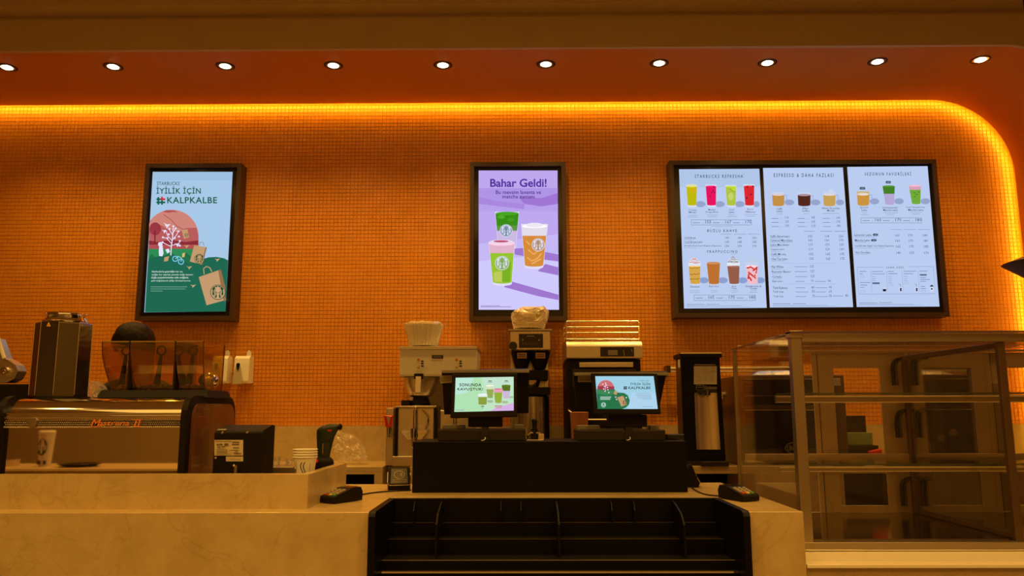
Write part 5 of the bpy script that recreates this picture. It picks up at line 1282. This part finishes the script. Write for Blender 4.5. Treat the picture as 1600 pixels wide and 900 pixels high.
for z in (zr+.006, Z(520,YO), Z(511,YO), Z(502,YO)):
    MB().m(STEEL).tube([(xa,YO+.03,z),(xb,YO+.03,z),(xb,5.86,z),(xa,5.86,z),(xa,YO+.03,z)], .0042, 6).build('rail', t)
for x in (xa, xa+.06, xb-.06, xb):
    for y in (YO+.03, 5.86): MB().m(CHROME).cyl((x,y,zr),(x,y,Z(501,YO)),.0032,n=6).build('upright', t)
for k in range(12):
    x = xa+(xb-xa)*(k+.5)/12; MB().m(CHROME).cyl((x,YO+.03,zr+.006),(x,5.86,zr+.006),.0025,n=5).build('cross_wire', t)
MB().m(mat('terracotta_pot', (0.30,0.10,0.05), .6)).lathe(X(905,5.32,655), 5.31, [(.030,BZ+.001),(.05,BZ+.06),(.058,Z(657,5.37)),(.062,Z(645,5.37)),(.05,Z(644,5.37)),(.045,BZ+.1)], 24).build('brown_jug', label='brown jug between the warming oven and the right register', cat='jug')

# bulk grinder
YG = 5.40
t = thing('coffee_grinder', 'tall black coffee grinder with steel chute and picture plate right of the registers', 'grinder', (X(1097,YG), 5.6, BZ))
gz0, gz1 = BZ+.001, Z(552,YG,1090)
gx0, gx1 = X(1066,YG), X(1126,YG)
xg0, xg1 = X(1070,YG,715), X(1134,YG,715)
MB().m(BLACK).hexa([(xg0+.0,YG,gz0+.03),(xg1-.0,YG,gz0+.03),(xg1,5.60,gz0+.03),(xg0,5.60,gz0+.03),(gx0,YG,gz1-.012),(gx1,YG,gz1-.012),(gx1,5.60,gz1-.012),(gx0,5.60,gz1-.012)]).build('body', t, bevel=.004)
MB().m(BLACKM).box(gx0-.012, gx1+.014, YG-.012, 5.62, gz1-.03, gz1).build('top_cap', t, bevel=.003)
MB().m(CHROME).box(gx0-.008, gx1+.012, YG-.016, YG-.010, gz1-.004, gz1+.006).build('top_trim', t)
MB().m(FRAMEB).box(gx0-.004, gx0+.001, YG+.02, 5.58, gz0+.05, gz1-.04).build('side_panel', t)
mb = MB().m(mat('chute_steel', (.72,.64,.52), .22, 1.0)); NX, NZ = 12, 8; g_v = []
for j in range(NZ+1):
    v = j/NZ; za = Z(614,YG)+(Z(703,YG)-Z(614,YG))*v; xa_ = X(1084,YG,612)+(X(1087,YG,700)-X(1084,YG,612))*v; xb_ = X(1119,YG,612)+(X(1124,YG,700)-X(1119,YG,612))*v
    for i in range(NX+1):
        u = i/NX*2-1; g_v.append((xa_+(xb_-xa_)*(u+1)/2, YG-.002-.016*u*u-.020*(v-.3)**2, za))
mb.add(g_v, [(j*(NX+1)+i+1, j*(NX+1)+i, (j+1)*(NX+1)+i, (j+1)*(NX+1)+i+1) for j in range(NZ) for i in range(NX)], True)
mb.build('chute_plate', t, sharp=80)
MB().m(BLACKG).box(X(1086,YG),X(1118,YG),YG-.035,YG,Z(615,YG),Z(609.5,YG)).box(X(1097,YG),X(1107,YG),YG-.05,YG,Z(619,YG),Z(611,YG)).build('bag_clamp', t, bevel=.003)
MB().m(CHROME).cyl((X(1102,YG),YG-.055,Z(622,YG)),(X(1102,YG),YG-.055,Z(611,YG)),.006,.004,10).build('clamp_lever', t)
A = Art((0,YG-.001,0),(0,-1,0)); A.k = 2; A.crop(1040,530,3.333)
PL = mat('plate_beige', (.46,.40,.30), .5)
A.rect(147,140,267,235,PL); A.line([(150,133),(260,133)], 4, DD)
for x, y in ((208,158),(243,152),(175,200),(208,198),(243,198)): A.ell(x, y, 7, 6, DD, 8); A.ell(x, y, 4.5, 4, PL, 8); A.line([(x-14,y+16),(x+14,y+16)], 2.5, DD)
A.text('Grindmaster', 205, 243, 268, 260, DD, .01); A.box(160,240,200,262,2,DD); A.line([(166,250),(194,250)], 6, mat('dim_print2', (.14,.08,.04), .4))
A.build('picture_plate', t)
MB().m(GREYP).box(X(1087,YG),X(1129,YG),YG-.08,YG+.02,gz0,gz0+.03).box(xg0,xg1,YG,5.60,gz0,gz0+.03).build('base', t, bevel=.004)
sx = X(1062,YG,560); MB().m(PAPER).box(gx0-.0065,gx0-.004,YG+.03,YG+.08,Z(575,YG),Z(562,YG)).build('side_sticker', t)
# steel cylinders to its right
t = thing('steam_valve', 'steel and black cylinder valve on the wall right of the coffee grinder', 'valve', (X(1138,5.8,620), Y_T, Z(630,5.8)))
zc_ = Z(619, 5.8)
MB().m(CHROME).cyl((X(1127,5.8),5.8,zc_),(X(1133,5.8),5.8,zc_),.030,n=20).cyl((X(1141,5.8),5.8,zc_),(X(1147,5.8),5.8,zc_),.030,n=20).build('cylinder', t)
MB().m(BLACKM).cyl((X(1133,5.8),5.8,zc_),(X(1141,5.8),5.8,zc_),.036,n=20).cyl((X(1137,5.8),5.8,zc_),(X(1137,5.8),Y_T-.001,zc_),.014,n=12).build('clamp', t)
# wall rail
t = thing('wall_rail', 'pale horizontal wall rail with dark end hook passing behind the coffee grinder', 'rail', (X(1095,5.9,578), Y_T, Z(583,5.9)))
for y, r_ in ((577,.011),(582,.007)): MB().m(mat('pale_metal', (.75,.68,.55), .3, .6)).cyl((X(1047,5.9),5.9,Z(y,5.9)),(X(1240,5.9),5.9,Z(y-.7,5.9)),r_,n=10).build('rail_bar', t)
MB().m(FRAMEB).box(X(1042,5.9),X(1048,5.9),5.88,Y_T-.001,Z(583,5.9),Z(572,5.9)).box(X(1236,5.9),X(1242,5.9),5.88,Y_T-.001,Z(583,5.9),Z(572,5.9)).build('end_bracket', t, bevel=.003)

# ============================================================ GLASS SHOWCASE
YS0, YS1 = 3.69, 4.72
sx0 = W(1240, 600, YS0).x; sx2 = 5.2
stz = W(1400, 517.5, YS0).z; sbz = W(1400, 847, YS0).z
lz = W(1400, 868, YS0).z
t = thing('glass_showcase', 'empty glass pastry showcase with bronze frame and two glass shelves at right', 'display case', (3.2, 4.2, LZ))
pil = W(1257, 600, YS0).x-sx0
mb = MB().m(BRONZE).box(sx0, sx0+pil, YS0, YS0+.05, sbz-.01, stz-.012); mb.build('corner_post', t, bevel=.003)
MB().m(BRONZE).box(sx0-.006, sx0+pil+.003, YS0-.006, YS0+.056, stz-.03, stz+.004).build('post_cap', t, bevel=.002)
MB().m(BRONZE).box(sx0, sx2, YS0-.004, YS1, LZ+.001, sbz).build('base_frame', t, bevel=.003)
mb = MB().m(CHROME).box(sx0+.002, sx2, YS0-.012, YS0-.003, W(1400,860,YS0).z, W(1400,857.5,YS0).z); mb.build('base_trim', t, bevel=.001)
MB().m(BRONZE).box(sx0+pil, sx2, YS0, YS0+.03, stz-.05, stz-.010).build('top_rail', t, bevel=.002)
MB().m(glass('tinted_top_glass', (.62,.55,.55), .10)).box(sx0-.004, sx2, YS0-.012, YS1+.01, stz-.008, stz).build('top_glass', t)
MB().m(mat('violet_glass_edge', (.10,.06,.07), .15)).box(sx0-.004, sx2, YS0-.014, YS0-.012, stz-.008, stz).box(sx0-.006, sx0-.004, YS0-.012, YS1+.01, stz-.008, stz).build('glass_edge', t)
MB().m(GLASS).box(sx0+pil, sx2, YS0+.006, YS0+.012, sbz, stz-.05).build('front_glass', t)
MB().m(GLASS).box(sx0+.006, sx0+.012, YS0+.05, YS1, sbz, stz-.012).build('side_glass', t)
MB().m(BRONZE).box(sx0, sx0+.022, YS1-.02, YS1, sbz, stz-.008).build('rear_post', t, bevel=.002)
# inner mirror deck
MB().m(mat('deck_steel', (.32,.27,.20), .12, 1.0)).box(sx0+.02, sx2, YS0+.05, YS1-.03, sbz, sbz+.006).build('deck', t)
# rear sliding doors
DY = YS1-.03
DF = mat('door_bronze', (.62,.48,.28), .45, .1)
ztop = W(1400, 550, DY).z; zw1 = W(1400, 575, DY).z; zw0 = W(1400, 790, DY).z; zb0 = W(1400, 808, DY).z
MB().m(DF).box(sx0+.02, sx2, DY-.01, DY+.02, ztop, stz-.012).build('rear_header', t, bevel=.002)
MB().m(DF).box(sx0+.02, sx2, DY-.006, DY+.02, sbz+.006, zb0).build('rear_sill', t, bevel=.002)
MB().m(mat('pale_gold_trim', (.92,.80,.60), .35, .15)).box(sx0+.02, sx2, DY-.03, DY-.024, W(1400,541.5,DY).z, W(1400,539.5,DY).z).build('header_rail', t)
MB().m(DF).box(sx0+.03, sx2, DY-.045, DY-.03, W(1400,722,DY).z, W(1400,708,DY).z).build('rear_shelf_rail', t, bevel=.002)
def xd(px): return W(px, 640, DY).x
doors = [(1273, 1307, 1380, 1422), (1418, 1446, 1524, 1549), (1547, 1577, 1690, 1740), (1742, 1770, 1900, 1940)]
for i, (a_, b_, c_, d_) in enumerate(doors):
    dy = DY+(.0 if i % 2 else .012)
    pts = (xd(a_)+.004, xd(b_), xd(c_), xd(d_)-.004)
    mb = MB().m(DF)
    for x0, x1, z0_, z1_ in ((pts[0],pts[1],zb0+.004,ztop-.003),(pts[2],pts[3],zb0+.004,ztop-.003),(pts[1],pts[2],zw1,ztop-.003),(pts[1],pts[2],zb0+.004,zw0)):
        mb.box(x0, x1, dy, dy+.010, z0_, z1_)
    dr = mb.build('sliding_door', t, bevel=.0015)
    MB().m(BLACK).box(pts[0]+.028, pts[0]+.032, dy-.0012, dy, zb0+.01, ztop-.01).build('door_seam', dr)
    MB().m(GLASS).box(pts[1], pts[2], dy+.004, dy+.007, zw0, zw1).build('door_pane', dr)
# shelves
YH0, YH1 = 4.05, 4.62
for py0, py1, up in ((616, 629, 1), (727, 737, 1)):
    z1_ = W(1400, py0, YH0).z; z0_ = W(1400, py1, YH0).z
    MB().m(GLASS).box(sx0+.03, sx2, YH0, YH1, z1_, z1_+.008).build('glass_shelf', t)
    MB().m(GLASSE).box(sx0+.03, sx2, YH0-.002, YH0, z1_, z1_+.008).build('shelf_edge', t)
    MB().m(BRONZE).box(sx0+.03, sx2, YH0+.004, YH0+.03, z0_, z1_-.004).build('shelf_rail', t, bevel=.002)
    MB().m(mat('pale_gold_trim', (.92,.80,.60), .35, .15)).box(sx0+.03, sx2, YH0+.001, YH0+.005, z1_-.013, z1_-.006).box(sx0+.03, sx2, YH0+.001, YH0+.005, z0_, z0_+.004).build('shelf_trim', t)
    for px in (1205, 1345, 1432, 1560, 1700):
        x = W(px, 640, YH0).x
        if x > sx0+.05: MB().m(BLACKM).box(x-.012, x+.012, YH0+.03, YH1+.03, z0_+.004, z1_-.002).build('shelf_bracket', t)
# middle partition frame
xp = W(1559, 560, YS0+.02).x; pw = .036
PB = mat('partition_brown', (.16,.09,.05), .35, .4)
MB().m(PB).box(xp, xp+pw, YS0+.014, YS0+.04, sbz, stz-.05).build('partition_post', t, bevel=.003)
MB().m(PB).box(xp+.008, xp+.032, YS0+.04, DY-.03, stz-.078, stz-.052).build('partition_rail', t, bevel=.003)
MB().m(PB).box(xp+.008, xp+.032, YS0+.04, DY-.03, sbz+.007, sbz+.030).build('partition_rail', t, bevel=.003)
MB().m(PB).box(xp+.004, xp+.036, DY-.06, DY-.03, sbz+.007, stz-.052).build('partition_rear_post', t, bevel=.004)
MB().m(GLASS).box(xp+.016, xp+.022, YS0+.04, DY-.06, sbz+.030, stz-.078).build('partition_glass', t)
for zz, s2 in ((W(1400,560,DY).z, 1), (W(1400,640,DY).z, 1), (W(1400,745,DY).z, 1)):
    for ox_ in (-.05, -.03, .06, .085):
        q_ = [Vector((xp+ox_*s2, DY-.035, zz-.16)), Vector((xp+ox_*s2, DY-.035, zz-.05)), Vector((xp+ox_+.02, DY-.04, zz-.012)), Vector((xp+ox_+.07, DY-.05, zz))]
        MB().m(BLACKG if ox_ in (-.03,.06) else GREYP).tube(smooth_pts(q_), .009, 6).build('cable', t)
# left end: stacked things seen through the side glass
YK = 5.36
def XX(px, py=640): return W(px, py, YK).x
def ZZ(py, px=1250): return W(px, py, YK).z
kx0, kx1 = XX(1158), XX(1322)
t = thing('convection_oven', 'tall dark oven with oval UNOX badge standing behind the glass showcase', 'oven', ((kx0+kx1)/2, 5.6, BZ))
OV = mat('oven_dark_brown', (.10,.055,.028), .4, .3)
MB().m(OV).box(kx0, kx1, YK, 5.90, BZ+.001, ZZ(586)).build('body', t, bevel=.006)
MB().m(BLACKG).box(kx0+.03, XX(1275), YK-.012, YK-.001, ZZ(700)-.0, ZZ(640)).build('oven_door', t, bevel=.004)
MB().m(BLACKG).box(kx0+.02, XX(1290), YK-.006, YK-.001, ZZ(632), ZZ(592)).build('upper_door', t, bevel=.004)
MB().m(STEEL).box(XX(1296), XX(1316), YK-.005, YK-.001, ZZ(603), ZZ(591)).build('display', t, bevel=.002)
for y in (592, 618, 640): MB().m(CHROME).box(kx0+.02, XX(1285), YK-.03, YK-.012, ZZ(y+1.2), ZZ(y)).build('handle_bar', t, bevel=.002)
A = Art((0,YK-.0125,0),(0,-1,0)); A.k = 3; UB = mat('badge_grey', (.35,.27,.17), .4)
A.ell(1241,700,14.5,9.2,UB,24); A.ell(1241,700,13.2,8,BLACKG,24); A.text('UNOX', 1230, 696, 1252, 704.5, UB, .02); 
MB().m(BLACKG).box(XX(1222,700), XX(1262,700), YK-.0115, YK-.002, ZZ(712), ZZ(688)).build('badge_panel', t)
A.build('badge', t)
MB().m(mat('crumpled_foil', (.8,.75,.65), .25, 1.0, bump=.8, scale=30)).hexa([(XX(1178),YK+.02,ZZ(586)+.0008),(XX(1250),YK+.02,ZZ(586)+.0008),(XX(1250),YK+.3,ZZ(586)+.0008),(XX(1178),YK+.3,ZZ(586)+.0008),(XX(1192),YK+.06,ZZ(579)),(XX(1243),YK+.06,ZZ(578)),(XX(1243),YK+.26,ZZ(578)),(XX(1192),YK+.26,ZZ(579))]).build('foil_tray', label='shiny foil tray on top of the dark oven behind the showcase', cat='tray', bevel=.006)
# black basket, green board, red item
bx_0, bx_1 = XX(1326), XX(1376)
t = thing('storage_crate', 'black crate with handle slot seen through the showcase on the back counter', 'crate', ((bx_0+bx_1)/2, 5.6, BZ))
MB().m(BLACKM).box(bx_0, bx_1, 5.60, 5.63, BZ+.001, ZZ(664)).box(bx_0, bx_0+.02, 5.60, 5.63, ZZ(664), ZZ(655)).box(bx_1-.02, bx_1, 5.60, 5.63, ZZ(664), ZZ(655)).box(bx_0, bx_1, 5.60, 5.63, ZZ(656), ZZ(650)).build('front_wall', t, bevel=.003)
MB().m(BLACKM).box(bx_0, bx_0+.01, 5.63, 5.85, BZ+.001, ZZ(655)).box(bx_1-.01, bx_1, 5.63, 5.85, BZ+.001, ZZ(655)).box(bx_0, bx_1, 5.84, 5.85, BZ+.001, ZZ(655)).build('side_wall', t)
MB().m(mat('green_board', (.20,.27,.10), .5, noise_amt=.35, scale=15)).box(XX(1330), XX(1377), 5.52, 5.54, ZZ(697), ZZ(677)).build('cutting_board', label='mottled green board leaning on the black crate behind the showcase', cat='board', bevel=.003)
MB().m(BLACKM).box(XX(1328), XX(1379), 5.46, 5.56, BZ+.001, ZZ(697)-.001).build('board_tray', label='low black tray holding the green board behind the showcase', cat='tray', bevel=.003)
MB().m(RED).hexa([(XX(1358),5.40,BZ+.001),(XX(1378),5.40,BZ+.001),(XX(1378),5.45,BZ+.001),(XX(1358),5.45,BZ+.001),(XX(1360),5.40,ZZ(706)),(XX(1378),5.40,ZZ(702)),(XX(1378),5.45,ZZ(702)),(XX(1360),5.45,ZZ(706))]).build('red_packet', label='bright red packet on the back counter beside the green board', cat='packet', bevel=.004)
# dark upright fridge behind second door
t = thing('black_fridge', 'black upright fridge with round and square stickers behind the showcase', 'fridge', (XX(1490), 5.3, 0))
fx0, fx1 = W(1428,640,5.28).x, W(1546,640,5.28).x
MB().m(BLACK).box(fx0, fx1, 5.10, 5.34, 0.001, W(1480,573,5.1).z).build('body', t, bevel=.006)
fxm = W(1476,640,5.1).x
for x0, x1 in ((fx0+.005, fxm-.003), (fxm+.003, fx1-.005)): MB().m(BLACKG).box(x0, x1, 5.085, 5.10, .05, W(1480,577,5.1).z).build('door', t, bevel=.003)
A = Art((0,5.085,0),(0,-1,0)); A.k = 2; A.ell(1489,675.5,6,5.6,UB,16); A.rect(1464,679,1474.5,689,UB); A.build('sticker', t)
# pendant lamp at the right edge (only its rim tip is in the picture)
PY = 3.9
q0 = W(1575, 410, PY); q1 = W(1600, 402, PY); q2 = W(1600, 421, PY)
t = thing('pendant_lamp', 'dark brown pendant lamp shade whose rim tip enters at the right edge', 'pendant lamp', (q0.x+.22, PY, q0.z))
cx = q0.x+.22; z = q0.z
SH_ = mat('lamp_shade_brown', (.045,.014,.010), .45)
MB().m(SH_).lathe(cx, PY, [(.22,z),(.10,z+.045),(.03,z+.075),(.02,z+.12),(0,z+.12)], 40).build('upper_shade', t)
MB().m(SH_).lathe(cx, PY, [(.0,z-.135),(.04,z-.13),(.218,z)], 40).build('lower_shade', t)
MB().m(BLACKM).cyl((cx,PY,z+.12),(cx,PY,ROOM_Z),.004,n=8).build('cord', t)
# hand-off table on the customer side, left of the picture: seen only mirrored in the chrome front
t = thing('side_table', 'long wooden customer table outside the picture, mirrored in the espresso machine front', 'table', (-3.4, 1.8, 0))
TW = mat('table_tan', (.62,.46,.26), .4, noise_amt=.1, scale=6)
MB().m(TW).box(-5.2, -1.75, 1.45, 2.12, .905, .945).build('table_top', t, bevel=.004)
for x in (-5.1, -1.9):
    for y in (1.5, 2.0): MB().m(FRAMEB).box(x, x+.06, y, y+.06, 0, .905).build('leg', t, bevel=.004)
def cupbig(x, y, z, h, r):
    t = thing('paper_cup', 'tall white paper cup with round emblem on the side table, mirrored in the chrome', 'cup', (x, y, z))
    MB().m(CUPW).lathe(x, y, [(r*.70,z+.001),(r,z+h-.02),(r*1.04,z+h-.018),(r*1.04,z+h-.008),(r*.9,z+h),(0,z+h)], 32).build('cup_wall', t)
    # emblem faces the machine (+y)
    EG = mat('emblem_dark_green', (.02,.06,.03), .5); rr_ = r*.62; cz = z+h*.56
    def dsk(mb, rx, rz, o, cx_=0, cz_=0, n=20): mb.add([(x+cx_+rx*math.cos(2*math.pi*k/n), y+r*.90*math.sqrt(max(.05,1-((cx_+rx*math.cos(2*math.pi*k/n))/r)**2))+o, cz+cz_+rz*math.sin(2*math.pi*k/n)) for k in range(n)], [tuple(range(n))])
    mb = MB().m(EG); dsk(mb, rr_, rr_*1.5, .004); mb.m(CUPW); dsk(mb, rr_*.28, rr_*.34, .006, 0, rr_*.25); dsk(mb, rr_*.2, rr_*.6, .006, 0, -rr_*.6)
    dsk(mb, rr_*.34, rr_*.14, .006, 0, rr_*.78)
    for sg in (-1,1): dsk(mb, rr_*.10, rr_*.7, .006, sg*rr_*.5, 0); dsk(mb, rr_*.08, rr_*.5, .006, sg*rr_*.78, -.1*rr_)
    mb.m(INK).box(x-r*.6, x-r*.1, y+r*.78, y+r*.80, z+.015, z+.04).box(x+r*.2, x+r*.6, y+r*.76, y+r*.78, z+.015, z+.04)
    mb.build('emblem', t)
cupbig(-3.27, 1.80, .945, .215, .052)
MB().m(STEEL).lathe(-3.62, 1.75, [(.0,.946),(.125,.946),(.13,.99),(.122,.99),(.118,.955),(0,.955)], 32).build('round_tin', label='round steel tin on the side table, mirrored in the machine', cat='tin')
MB().m(BLACKG).lathe(-3.0, 1.85, [(0,.946),(.09,.946),(.14,.965),(.136,.967),(.08,.95),(0,.95)], 32).build('shallow_dish', label='black shallow dish on the side table, mirrored in the machine', cat='dish')
